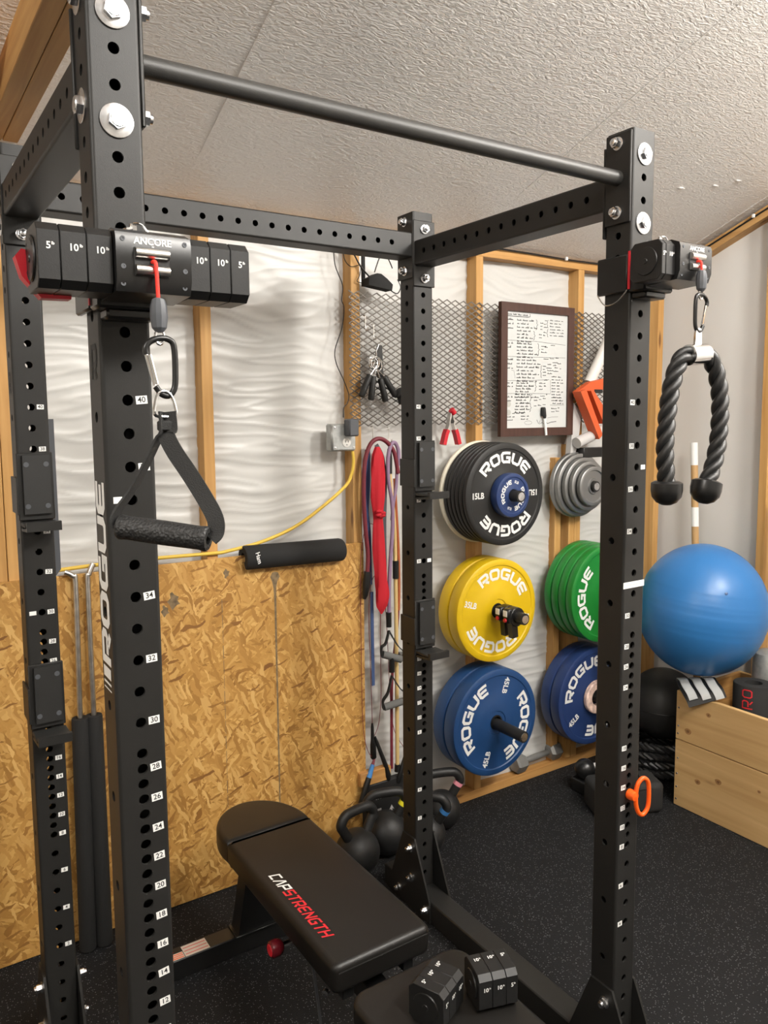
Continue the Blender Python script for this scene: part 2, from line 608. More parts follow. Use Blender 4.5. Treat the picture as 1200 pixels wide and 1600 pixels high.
def stroke_letter(mb, ch, fn, w, h, th, mi=0, lift=0.001):
    """ribbon strokes of a wide block letter; fn(u, v) -> point, with w x h letter box; lift = normal step function"""
    for pl in STROKE[ch]:
        pts = []
        for i in range(len(pl) - 1):
            for k in range(4):
                t = k / 4
                pts.append((pl[i][0] + (pl[i + 1][0] - pl[i][0]) * t, pl[i][1] + (pl[i + 1][1] - pl[i][1]) * t))
        pts.append(pl[-1])
        pts = [Vector((a * w, b * h)) for a, b in pts]
        N = len(pts)
        L = []
        for i in range(N):
            d0 = (pts[i] - pts[i - 1]).normalized() if i else (pts[1] - pts[0]).normalized()
            d1 = (pts[i + 1] - pts[i]).normalized() if i < N - 1 else d0
            n0 = Vector((-d0.y, d0.x))
            n1 = Vector((-d1.y, d1.x))
            mt = (n0 + n1)
            mt = mt.normalized() if mt.length > 1e-6 else n0
            k = min(1.6, 1 / max(0.3, mt.dot(n0)))
            L.append((pts[i] + mt * th / 2 * k, pts[i] - mt * th / 2 * k))
        vs = []
        for a, b in L:
            vs += [fn(a.x, a.y), fn(b.x, b.y)]
        mb.add(vs, [(2 * i, 2 * i + 1, 2 * i + 3, 2 * i + 2) for i in range(N - 1)], mi)


# ------------------------------------------------------------------ the room
WALLY = 1.31          # face of the studs on the back wall
XR = 3.008            # face of the studs on the right wall
CEIL0, SLOPE = 2.4015, 0.387


def ceil_z(y):
    return CEIL0 + SLOPE * (WALLY - y) if y > -1.7 else CEIL0 + SLOPE * (WALLY + 1.7) - SLOPE * (-1.7 - y)


mb = MB().box((-3.2, -4.9, -0.05), (3.2, 1.5, 0.0))
struct('floor', mb, M['floor'])

# ceiling: gable of white foil faced sheets, with a lapped seam every 1.2 m
mb = MB()
nx, ny = 140, 110
gx = [-3.2 + 6.5 * i / nx for i in range(nx + 1)]
gy = [-4.9 + 6.4 * j / ny for j in range(ny + 1)]
vs = []
for y in gy:
    for x in gx:
        z = ceil_z(y) + 0.006 * noise.noise(Vector((x * 1.3, y * 1.3, 0))) + 0.003 * noise.noise(Vector((x * 4, y * 5, 3)))
        vs.append((x, y, z))
W_ = nx + 1
mb.add(vs, [(j * W_ + i, j * W_ + i + 1, (j + 1) * W_ + i + 1, (j + 1) * W_ + i) for j in range(ny) for i in range(nx)])
for x0 in (-1.9, -0.68, 0.556, 1.775, 2.96):
    path = []
    for k in range(60):
        y = 1.25 - k * 0.05
        path.append((x0 + 0.010 * noise.noise(Vector((y * 2.1, x0, 1))) + (0.10 * (0.8 - y) / 2 if x0 > 1.5 and x0 < 2 else 0), y, ceil_z(y) + 0.003))
    mb.ribbon(path, (1, 0, 0), 0.014, 0.007)
for x, y in ((1.55, -0.05), (1.62, -0.12), (1.70, 0.05), (1.83, 0.02), (1.9, -0.05), (2.0, 0.10), (1.2, 0.0), (2.6, 0.75), (2.68, 0.70), (2.45, 0.80)):
    mb.sphere((x, y, ceil_z(y) - 0.001), 0.012, 8, 6, 0, (1.6, 1, 0.35))
struct('ceiling', mb, M['foil'], ang=80)


def sheet_wall(u0, u1, z0, z1fn, place, nu, nz, bulge, seed, fold=0.006):
    mb = MB()
    vs = []
    for j in range(nz + 1):
        for i in range(nu + 1):
            u = u0 + (u1 - u0) * i / nu
            zt = z1fn(u)
            z = z0 + (zt - z0) * j / nz
            d = bulge(u, z)
            w = noise.noise(Vector((u * 2.2 + seed, z * 17 + 2.0 * noise.noise(Vector((u * 3, z * 2, seed))), seed)))
            w2 = noise.noise(Vector((u * 3.5 + z * 3, z * 27 + 1.5 * noise.noise(Vector((u * 4, z * 3, seed + 2))), seed + 9)))
            crease = max(0.0, 1 - abs(w2) * 3.2) ** 2
            amt = 0.45 + 0.55 * max(0, min(1, 0.5 + 1.5 * noise.noise(Vector((u * 1.2, z * 1.4, seed + 4)))))
            d += fold * amt * (w + 0.9 * crease + 0.6 * max(0, w) ** 2)
            vs.append(place(u, d, z))
    W2 = nu + 1
    mb.add(vs, [(j * W2 + i, j * W2 + i + 1, (j + 1) * W2 + i + 1, (j + 1) * W2 + i) for j in range(nz) for i in range(nu)])
    return mb


STUD_R = [-1.79, -1.19, -0.58, 0.030, 0.655, 1.246, 1.854, 2.462]     # right edge of every stud on the back wall


def back_bulge(u, z):
    for a, b in zip(STUD_R, STUD_R[1:] + [3.0]):
        if a <= u <= b:
            t = (u - a) / (b - a)
            s_ = math.sin(PI * t)
            return 0.026 * s_ ** 0.6 * (0.7 + 0.5 * noise.noise(Vector((u * 2, z * 1.5, 5))))
    return 0


mb = sheet_wall(-0.80, 3.10, 0.0, lambda u: 2.46, lambda u, d, z: (u, WALLY + 0.070 - d, z), 230, 430, back_bulge, 1.0, 0.0050)
mb.add([(-3.2, WALLY + 0.07, 0), (-0.80, WALLY + 0.07, 0), (-0.80, WALLY + 0.07, 2.46), (-3.2, WALLY + 0.07, 2.46)], [(0, 1, 2, 3)])
struct('wall_back', mb, M['sheet'], ang=180)
mb = sheet_wall(1.40, -4.9, 0.0, lambda u: ceil_z(u) + 0.03, lambda u, d, z: (XR + 0.072 - d, u, z), 160, 120,
                lambda u, z: 0.012 * abs(math.sin(u * PI / 0.6)), 5.0, 0.0022)
struct('wall_right', mb, M['sheet_smooth_lit'], ang=180)
mb = MB().box((-3.25, -4.9, 0), (-3.2, 1.5, 3.7))
struct('wall_left', mb, M['plasterboard'])
mb = MB().box((-3.2, -4.95, 0), (3.2, -4.9, 3.0))
struct('wall_front', mb, M['plasterboard'])

tn = 0


def trim(mb, m_):
    global tn
    tn += 1
    return struct('trim_%d' % tn, mb, m_)


for xr in STUD_R:
    trim(MB().box((xr - 0.039, WALLY, 0.039), (xr, WALLY + 0.09, 2.36), bev=0.002), M['pine'])
trim(MB().box((-0.05, WALLY + 0.001, 0.039), (-0.011, WALLY + 0.09, 2.36), bev=0.002), M['pine'])
trim(MB().box((-0.090, WALLY + 0.001, 0.039), (-0.051, WALLY + 0.09, 2.36), bev=0.002), M['pine'])
trim(MB().box((2.305, WALLY + 0.012, 0.039), (2.344, WALLY + 0.09, 1.50), bev=0.002), M['pine'])      # cripple beside the second rack stud
trim(MB().box((2.385, WALLY + 0.001, 0.039), (2.422, WALLY + 0.09, 1.56), bev=0.002), M['pine'])
trim(MB().box((2.930, WALLY - 0.05, 0.039), (2.972, WALLY + 0.04, 2.36), bev=0.002), M['pine'])         # corner stud
trim(MB().box((-3.2, WALLY - 0.002, 2.357), (3.05, WALLY + 0.09, 2.398), bev=0.002), M['pinex'])         # top plate
struct('baseboard_back', MB().box((-3.2, WALLY - 0.001, 0.0), (3.05, WALLY + 0.09, 0.039), bev=0.002), M['pinex'])
# right wall: sloping top plate, studs
for ys in (0.757, 0.13, -0.48, -1.09):
    trim(MB().box((XR, ys - 0.039, 0.039), (XR + 0.09, ys, ceil_z(ys) - 0.03), bev=0.002), M['pine'])
ra0, ra1 = 1.31, -1.7
trim(MB().prism([(ra0, ceil_z(ra0) - 0.055), (ra1, ceil_z(ra1) - 0.055), (ra1, ceil_z(ra1) - 0.008), (ra0, ceil_z(ra0) - 0.008)],
                (XR, 0, 0), (0, 1, 0), (0, 0, 1), (0.09, 0, 0)), M['piney'])
struct('baseboard_right', MB().box((XR, -4.9, 0.0), (XR + 0.09, 1.31, 0.039), bev=0.002), M['piney'])
# doubled bottom chord of the roof truss over the left side, with rafters beyond it
zc = 2.4577
trim(MB().box((0.0210, -3.2, zc), (0.0605, 1.30, zc + 0.092), bev=0.002), M['piney'])
trim(MB().box((-0.0210, -3.2, zc), (0.0195, 1.30, zc + 0.092), bev=0.002), M['piney'])
for xr_ in (-0.10, -0.71):
    trim(MB().prism([(1.3, ceil_z(1.3) - 0.10), (-1.65, ceil_z(-1.65) - 0.10), (-1.65, ceil_z(-1.65) - 0.004), (1.3, ceil_z(1.3) - 0.004)],
                    (xr_, 0, 0), (0, 1, 0), (0, 0, 1), (0.039, 0, 0)), M['piney'])

# wire stapled along the top plates
w = MB()
w.tube(smoothpath([Q(1.80, 1.235, 2.338), Q(2.05, 1.24, 2.338), Q(2.3, 1.238, 2.334), Q(2.55, 1.24, 2.337), Q(2.86, 1.235, 2.336)], 6), 0.004, 6)
tag(w.build('cable', M['satin'], None, Q(1.8, 1.235, 2.338)), 'thin dark cable stapled along the back wall top plate', 'cable')
w = MB()
w.tube([(XR - 0.006, y, ceil_z(y) - 0.026) for y in (1.2, 1.0, 0.8, 0.6, 0.4, 0.0)], 0.004, 6)
tag(w.build('cable', M['satin'], None, (XR - 0.006, 0.8, ceil_z(0.8) - 0.026)), 'thin dark cable stapled along the sloping right wall plate', 'cable')
for i, (p, ax) in enumerate(((Q(2.26, 1.232, 2.336), 0), ((XR - 0.010, 0.825, ceil_z(0.825) - 0.022), 1))):
    s_ = MB()
    x, y, z = p
    s_.box((x - 0.006, y - 0.006, z - 0.008), (x + 0.006, y + 0.006, z + 0.008), bev=0.002)
    o = s_.build('cable_clip', M['white'], None, p)
    tag(o, ['white cable clip on the back wall top plate', 'white cable clip on the right wall top plate'][i], 'clip', 'white cable clips')

# OSB wainscot on the left half of the back wall
ob_ = MB()
ob_.box((-1.20, WALLY - 0.0125, 0.004), (1.2428, WALLY - 0.001, 1.213), bev=0.001)
panel = thing('strand_board_panel', 'large golden strand board panel screwed to the lower back wall', 'wood panel', (0.02, WALLY - 0.0125, 0.004))
ob_.build('board', M['osb'], panel)
st = MB()
# dark vertical stain under the pad, smaller smudges, chalk line
pts = [(0.0, 0.0), (0.013, -0.004), (0.020, -0.02), (0.010, -0.035), (0.005, -0.06), (0.004, -0.12), (0.003, -0.9), (-0.002, -0.9), (-0.004, -0.12), (-0.006, -0.06), (-0.011, -0.035), (-0.018, -0.018), (-0.010, -0.003)]
cx_, cz_ = Q(0.835, 0, 1.103)[0], Q(0, 0, 1.115)[2]
st.prism(pts, (cx_, WALLY - 0.0129, cz_), (1, 0, 0), (0, 0, 1), (0, 0.0008, 0))
x_, _, z_ = Q(0.636, 0, 1.05)
for k in range(16):
    st.box((x_ - 0.0012 + 0.0005 * (k % 3), WALLY - 0.0128, z_ - 0.055 * (k + 1)), (x_ + 0.0012, WALLY - 0.0124, z_ - 0.055 * k - 0.008))
for (px, pz, a) in ((0.47, 1.06, 0.018), (0.44, 1.03, 0.012), (0.655, 1.13, 0.010)):
    X, _, Z = Q(px, 0, pz)
    poly = [(a * (1 + 0.35 * math.sin(5 * t + px * 9)) * math.cos(t), a * (1.5 + 0.5 * math.cos(3 * t)) * math.sin(t)) for t in [2 * PI * k / 14 for k in range(14)]]
    st.prism(poly, (X, WALLY - 0.0129, Z), (1, 0, 0), (0, 0, 1), (0, 0.0008, 0))
st.build('stain', M['stain'], panel)

# ------------------------------------------------------------------ the power rack
ZR = 0.04
WX, DY = 1.1782, 0.8511
H = 1.5 * IN
TOP = 90.6 * IN + ZR


def hz(n):
    if n >= 29:
        z = 44.5 + 2 * (n - 29)
    elif n >= 8:
        z = 23.5 + (n - 8)
    else:
        z = 23.5 - 2 * (8 - n)
    return z * IN + ZR


FRONT = [hz(n) for n in range(-2, 52)]
SIDE = [hz(n) + 1 * IN for n in range(45, 52)]
z_ = hz(42) + IN
while z_ > 0.18:
    SIDE.append(z_)
    z_ -= 6 * IN
SIDE.sort()

rack = thing('power_rack', 'tall black steel power rack with four perforated uprights', 'power rack', (WX / 2, DY / 2, 0))


def perforated(fn, L0, L1, holesA, holesB, h=H, hr=0.0085, rc=0.006):
    """hollow square tube along the third coordinate; holesA on the +-q faces, holesB on the +-p faces.
    fn(p, q, t) -> world"""
    mb = MB()
    c = 0.0123
    K = 16

    def face(pt, holes):
        # pt(a, dep, t): a across the face, dep depth below face
        e = h - rc
        zs = [L0]
        quads = [(-e, -c, L0, L1), (c, e, L0, L1)]
        prev = L0
        for z in holes:
            quads.append((-c, c, prev, z - c))
            prev = z + c
        quads.append((-c, c, prev, L1))
        for a0, a1, t0, t1 in quads:
            if t1 - t0 < 1e-5:
                continue
            mb.add([pt(a0, 0, t0), pt(a1, 0, t0), pt(a1, 0, t1), pt(a0, 0, t1)], [(0, 1, 2, 3)])
        for z in holes:
            vs = []
            for k in range(K):
                a = 2 * PI * (k + 0.5) / K
                ca, sa = math.cos(a), math.sin(a)
                m_ = c / max(abs(ca), abs(sa))
                if abs(abs(ca) - abs(sa)) < 0.3:
                    pass
                vs.append(pt(ca * m_, 0, z + sa * m_))
            # corners must be exact: K=16 with half step never hits them, add fan corners
            for k in range(K):
                a = 2 * PI * (k + 0.5) / K
                vs.append(pt(hr * math.cos(a), 0, z + hr * math.sin(a)))
            for k in range(K):
                a = 2 * PI * (k + 0.5) / K
                vs.append(pt(hr * math.cos(a), 0.0048, z + hr * math.sin(a)))
            cor = len(vs)
            for sx, sy in ((1, 1), (-1, 1), (-1, -1), (1, -1)):
                vs.append(pt(sx * c, 0, z + sy * c))
            fs = []
            for k in range(K):
                k2 = (k + 1) % K
                fs.append((k, k2, K + k2, K + k))
                fs.append((K + k, K + k2, 2 * K + k2, 2 * K + k))
            for i, k in enumerate((1, 5, 9, 13)):
                fs.append((k, cor + i, k + 1))
            mb.add(vs, fs)

    face(lambda a, d, t: fn(a, -h + d, t), holesA)
    face(lambda a, d, t: fn(a, h - d, t), holesA)
    face(lambda a, d, t: fn(-h + d, a, t), holesB)
    face(lambda a, d, t: fn(h - d, a, t), holesB)
    for sx in (-1, 1):
        for sy in (-1, 1):
            vs = []
            n = 7
            for k in range(n + 1):
                a = PI / 2 * k / n
                p = sx * (h - rc + rc * math.cos(a))
                q = sy * (h - rc + rc * math.sin(a))
                vs += [fn(p, q, L0), fn(p, q, L1)]
            mb.add(vs, [(2 * k, 2 * k + 1, 2 * k + 3, 2 * k + 2) for k in range(n)])
    # close both ends with a cap plate
    for t in (L0, L1):
        mb.add([fn(-h + 0.002, -h + 0.002, t), fn(h - 0.002, -h + 0.002, t), fn(h - 0.002, h - 0.002, t), fn(-h + 0.002, h - 0.002, t)], [(0, 1, 2, 3)])
    return mb


POSTS = {'A': (0, 0), 'B': (0, DY), 'C': (WX, DY), 'D': (WX, 0)}
for k, (x, y) in POSTS.items():
    perforated(lambda p, q, t, x=x, y=y: (x + p, y + q, t), 0.077, TOP, [z for z in FRONT if z > 0.1], SIDE).build('upright', M['powder'], rack, smooth=False)


def bx(name, lo, hi, m_=None, bev=0.002, parent=None):
    return MB().box(lo, hi, bev=bev).build(name, m_ or M['powder'], parent or rack)


def bolt(p, d, kind='nut', r=0.0115):
    """hex head or nut on a washer; d = outward direction"""
    p, d = Vector(p), Vector(d)
    mb = MB()
    ref = Vector((0, 0, 1))
    e1 = d.cross(ref).normalized()
    e2 = d.cross(e1)
    wr = 0.0245 if kind == 'head' else 0.0145
    mb.lathe([(0, wr), (0.0025, wr), (0.003, wr - 0.001), (0.003, 0)], p, d, 28)
    a0 = random.random()
    if kind == 'head':
        r = 0.0140
    hx = [(r * math.cos(a0 + PI / 3 * k), r * math.sin(a0 + PI / 3 * k)) for k in range(6)]
    mb.prism(hx, p + d * 0.003, e1, e2, d * (0.008 if kind == 'head' else 0.012))
    if kind == 'head':
        mb.lathe([(0.011, r * 0.82), (0.0125, r * 0.74), (0.0125, 0)], p, d, 20)
    else:
        mb.lathe([(0.015, 0.0078), (0.020, 0.0075), (0.021, 0.006), (0.021, 0)], p, d, 16)
    return mb.build('bolt', M['zinc'], rack)


Z49, Z50 = hz(49.5), hz(50)
# pull-up bar with its flange plates
MB().cyl((H + 0.006, 0, Z50), (WX - H - 0.006, 0, Z50), 0.0168, 28).build('pull_up_bar', mat('dark_bar_steel', (0.030, 0.029, 0.027), 0.42, bump=0.15, bscale=700), rack)
bx('flange_plate', (H, -0.036, Z50 - 0.102), (H + 0.0065, 0.036, Z50 + 0.100))
bx('flange_plate', (WX - H - 0.0065, -0.036, Z50 - 0.102), (WX - H, 0.036, Z50 + 0.100))
# cross members
ch = [0.095 + 2 * IN * k for k in range(14)]
perforated(lambda p, q, t: (p, t, Z49 + q), H + 0.006, DY - H - 0.006, [], [H + 0.06 + 2 * IN * k for k in range(14)]).build('crossmember', M['powder'], rack, smooth=False)
perforated(lambda p, q, t: (WX + p, t, Z49 + q), H + 0.006, DY - H - 0.006, [], [H + 0.06 + 2 * IN * k for k in range(14)]).build('crossmember', M['powder'], rack, smooth=False)
perforated(lambda p, q, t: (t, DY + p, Z50 + q), H + 0.006, WX - H - 0.006, [], [H + 0.055 + 2 * IN * k for k in range(20)]).build('crossmember', M['powder'], rack, smooth=False)
for x in (0, WX):
    bx('flange_plate', (x - H - 0.004, H, Z49 - 0.102), (x + H + 0.004, H + 0.0065, Z49 + 0.102))
    bx('flange_plate', (x - H - 0.004, DY - H - 0.0065, Z49 - 0.102), (x + H + 0.004, DY - H, Z49 + 0.102))
bx('flange_plate', (WX - H - 0.0065, DY - H - 0.004, Z50 - 0.102), (WX - H, DY + H + 0.004, Z50 + 0.102))
bx('flange_plate', (H, DY - H - 0.004, Z50 - 0.102), (H + 0.0065, DY + H + 0.004, Z50 + 0.102))
# bolts
for n in (51, 48):
    bolt((0, -H, hz(n)), (0, -1, 0), 'head')
    bolt((WX, -H, hz(n)), (0, -1, 0), 'head')
    bolt((WX, DY - H - 0.0065, hz(n)), (0, -1, 0))
    bolt((0, DY - H - 0.0065, hz(n)), (0, -1, 0))
    z = hz(n) + IN
    bolt((-H, 0, z), (-1, 0, 0), 'head')
    bolt((H + 0.0065, 0, z), (1, 0, 0))
    bolt((WX - H - 0.0065, 0, z), (-1, 0, 0))
    bolt((WX - H - 0.0065, DY, z), (-1, 0, 0))
    bolt((-H, DY, z), (-1, 0, 0), 'head')
# floor runners with gussets
for x in (0, WX):
    bx('base_runner', (x - H, -0.30, 0.0), (x + H, DY + 0.16, 0.0765), bev=0.004)
    for y in (0, DY):
        for sx in (-1, 1):
            xx = x + sx * H
            MB().prism([(y - 0.125, 0.004), (y + 0.105, 0.004), (y + 0.105, 0.07), (y + 0.030, 0.262), (y - 0.038, 0.262), (y - 0.125, 0.07)],
                       (xx, 0, 0), (0, 1, 0), (0, 0, 1), (sx * 0.0065, 0, 0)).build('gusset_plate', M['powder'], rack)
            if (x, sx) in ((0, -1), (WX, -1), (0, 1)):
                for yb, zb in ((y - 0.018, 0.222), (y - 0.022, 0.118), (y + 0.052, 0.045), (y - 0.105, 0.045)):
                    bolt((xx + sx * 0.0065, yb, zb), (sx, 0, 0), r=0.0105)

# number stickers
A_ST = [(n, 1) for n in (40, 38, 34, 32, 30, 28, 26, 24, 22, 20, 18, 16, 14, 12, 10, 8)]
B_ST = [(n, 1) for n in (40, 38, 34, 32, 30, 28, 26, 16, 14, 12, 10, 8, 6, 4, 2)]
C_ST = [(n, -1) for n in (40, 38, 34, 30, 18, 16, 14, 12, 10, 8, 6, 4, 2)]
D_ST = [(n, -1) for n in (40, 38, 36, 34, 30, 28, 26, 24, 18, 16, 14, 12, 10, 8, 6, 4)]
for post, lst, w_, h_ in (('A', A_ST, 0.0175, 0.0125), ('B', B_ST, 0.016, 0.0115), ('C', C_ST, 0.0155, 0.0125), ('D', D_ST, 0.0155, 0.0125)):
    px, py = POSTS[post]
    for n, sgn in lst:
        mb = MB()
        cx_, cz_ = px + sgn * 0.0205, hz(n) + random.uniform(-0.001, 0.001)
        t = random.uniform(-0.05, 0.05) + (0.06 if post == 'A' else 0)
        ct, s_t = math.cos(t), math.sin(t)
        e1, e2 = Vector((ct, 0, s_t)), Vector((-s_t, 0, ct))
        mb.prism([(-w_ / 2, -h_ / 2), (w_ / 2, -h_ / 2), (w_ / 2, h_ / 2), (-w_ / 2, h_ / 2)], (cx_, py - H - 0.0005, cz_), e1, e2, (0, 0.0006, 0))
        text(mb, str(n), Vector((cx_, py - H - 0.0007, cz_)), e1, e2, h_ * 0.98, 1, 0.012)
        mb.build('number_sticker', [M['white'], M['ink']], rack, smooth=False)
for (x, y, z, w_, h_) in ((-0.0215, -H, hz(37) + 0.001, 0.013, 0.010), (0.0, DY - H, hz(30), 0.0, 0.0), (WX + 0.022, -H, hz(37) - 0.001, 0.015, 0.011), (WX + 0.0215, DY - H, hz(30), 0.0155, 0.0125)):
    if w_ == 0:
        x, w_, h_ = -0.0215, 0.016, 0.010
    MB().box((x - w_ / 2, y - 0.0006, z - h_ / 2), (x + w_ / 2, y, z + h_ / 2)).build('blank_sticker', M['white'], rack)
# long white label band across the right front post
zl = hz(31.45)
mb = MB().box((WX - H + 0.001, -H - 0.0007, zl - 0.0075), (WX + H - 0.001, -H, zl + 0.0075))
for k in range(14):
    mb.box((WX - 0.026 + k * 0.0038, -H - 0.0009, zl - 0.0014), (WX - 0.0238 + k * 0.0038 - 0.0004 * (k % 3), -H - 0.0007, zl + 0.0014 + 0.0004 * (k % 2)), 1)
mb.build('label_band', [M['white'], mat('faint_grey_ink', (0.45, 0.45, 0.45), 0.6)], rack)

# ROGUE decal running up the left face of the near post, with the cut-out letter R above it
dec = MB()
zb, hh = 1.386, 0.050
letters = 'ROGUE'
lw, gap = 0.0510, 0.0088
zz = 1.3170
bars = MB()
for i, chh in enumerate(letters):
    z0_ = zz + i * (lw + gap)
    stroke_letter(dec, chh, lambda u, v, z0_=z0_: Vector((-H - 0.0006, -0.024 + v * 1.0, z0_ + u)), lw, 0.048, 0.0135)
for k, (a, b) in enumerate(((1.291, 1.309), (1.281, 1.285), (1.272, 1.2745))):
    dec.add([(-H - 0.0006, 0.024, a), (-H - 0.0006, -0.020, a), (-H - 0.0006, -0.020, b), (-H - 0.0006, 0.024, b)], [(0, 1, 2, 3)])
dec.build('lettering', M['white'], rack, smooth=False)
for post in 'AB':
    px, py = POSTS[post]
    cut = MB()
    stroke_letter(cut, 'R', lambda u, v: Vector((px - H - 0.0006, py + 0.016 - u, hz(41.0) - 0.018 + v)), 0.032, 0.052, 0.009)
    cut.build('cut_out_letter', M['ink'], rack, smooth=False)

# ------------------------------------------------------------------ J-cups hung on the rear uprights
def j_cup(px, zt, label):
    t = thing('j_cup', label, 'rack hook', (px, DY - H, zt - 0.16), 'steel rack hooks on the rear uprights')
    y0 = DY - H
    x0, x1 = px - 0.041, px + 0.041
    mb = MB()
    mb.box((x0, y0 - 0.0075, zt - 0.165), (x1, y0 - 0.0010, zt), bev=0.002)                     # face plate
    mb.box((x0 - 0.0030, y0 - 0.0075, zt - 0.150), (x0 + 0.002, y0 + 0.075, zt - 0.060), bev=0.001)      # side wrap
    mb.build('bracket', M['powder'], t)
    mb = MB()
    mb.prism([(-0.031, 0), (0.031, 0), (0.031, 0.143), (-0.031, 0.143)], (px + 0.002, y0 - 0.0075, zt - 0.149), (1, 0, 0), (0, 0, 1), (0, -0.010, 0))
    liner = mb.build('face_liner', M['rubber'], t)
    for sx in (-0.021, 0.024):
        for dz in (-0.028, -0.130):
            m2 = MB()
            m2.lathe([(0, 0.0062), (0.0012, 0.0062), (0.0012, 0.003), (0.0004, 0.003), (0.0004, 0)], (px + sx, y0 - 0.0172, zt + dz), (0, -1, 0), 16)
            m2.build('screw', M['slate'], liner)
    mb = MB()
    mb.prism([(0, 0), (-0.078, 0.006), (-0.078, 0.028), (-0.066, 0.028), (-0.062, 0.012), (0, 0.006)], (x0 + 0.004, y0 - 0.006, zt - 0.190), (0, 1, 0), (0, 0, 1), (0.078, 0, 0))
    shelf = mb.build('shelf', M['powder'], t)
    mb = MB()
    mb.box((x0 + 0.002, y0 - 0.073, zt - 0.177), (x1, y0 - 0.008, zt - 0.168), bev=0.002)
    mb.build('shelf_liner', M['rubber'], shelf)
    return t


j_cup(0.0, 1.619, 'upper black rack hook on the left rear upright')
j_cup(0.0, 1.092, 'lower black rack hook on the left rear upright')
j_cup(WX, 1.619, 'upper black rack hook on the right rear upright beside black plates')
j_cup(WX, 1.092, 'lower black rack hook on the right rear upright beside yellow plates')

# flat grey bar hanging behind the left rear upright, black strap behind the right one
o = MB().prism([(0.0, 1.700), (0.052, 1.700), (0.052, 1.31), (0.038, 1.292), (0.0, 1.30)], (0.012, DY + H + 0.004, 0), (1, 0, 0), (0, 0, 1), (0, 0.010, 0))
sb = o.build('flat_bar', M['slate'], None, (0.03, DY + H + 0.009, 1.29))
tag(sb, 'slate grey flat bar hooked behind the left rear upright', 'bar')
o = MB()
o.ribbon(smoothpath([(WX + 0.020, DY + H + 0.006, 1.69), (WX + 0.044, DY + H + 0.012, 1.62), (WX + 0.056, DY + H + 0.02, 1.52), (WX + 0.058, DY + H + 0.02, 1.44), (WX + 0.052, DY + H + 0.02, 1.38), (WX + 0.058, DY + H + 0.02, 1.22), (WX + 0.054, DY + H + 0.012, 1.09)], 6), (0.5, 1, 0), 0.02, 0.005)
sb = o.build('nylon_strap', M['web'], None, (WX + 0.04, DY + H + 0.01, 1.09))
tag(sb, 'black nylon strap hanging behind the right rear upright', 'strap')


# ------------------------------------------------------------------ cable trainers with stacked plates
def octa(r, c=0.74):
    k = r * c
    return [(-k, -r), (k, -r), (r, -k), (r, k), (k, r), (-k, r), (-r, k), (-r, -k)]


def stack_plate(parent, frame, s0, s1, num, r, faces):
    """one black iron add-on plate: octagonal slab along e1 from s0 to s1; frame = (o, e1, e2, e3); faces get the numeral"""
    o, e1, e2, e3 = frame
    mb = MB()
    b = 0.0010
    for a0, a1, r0, r1 in ((s0, s0 + b, r - b, r), (s0 + b, s1 - b, r, r), (s1 - b, s1, r, r - b)):
        p0, p1 = octa(r0), octa(r1)
        vs = [o + e1 * a0 + e2 * u + e3 * v for u, v in p0] + [o + e1 * a1 + e2 * u + e3 * v for u, v in p1]
        mb.add(vs, [(i, (i + 1) % 8, 8 + (i + 1) % 8, 8 + i) for i in range(8)])
    for a, rr in ((s0, r - b), (s1, r - b)):
        mb.add([o + e1 * a + e2 * u + e3 * v for u, v in octa(rr)], [tuple(range(8))])
    for n_, u_, h_ in faces:   # outward normal, up direction, height along up
        c = o + e1 * ((s0 + s1) / 2) + n_ * (r + 0.0005) + u_ * h_
        text(mb, num, c, e1, u_, 0.0125, 1, 0.02)
        text(mb, 'lb', c + e1 * (0.0055 if len(num) == 1 else 0.0095) + u_ * 0.003, e1, u_, 0.0055, 1, 0.02)
    return mb.build('plate', [M['black'], M['white']], parent, weld=True)


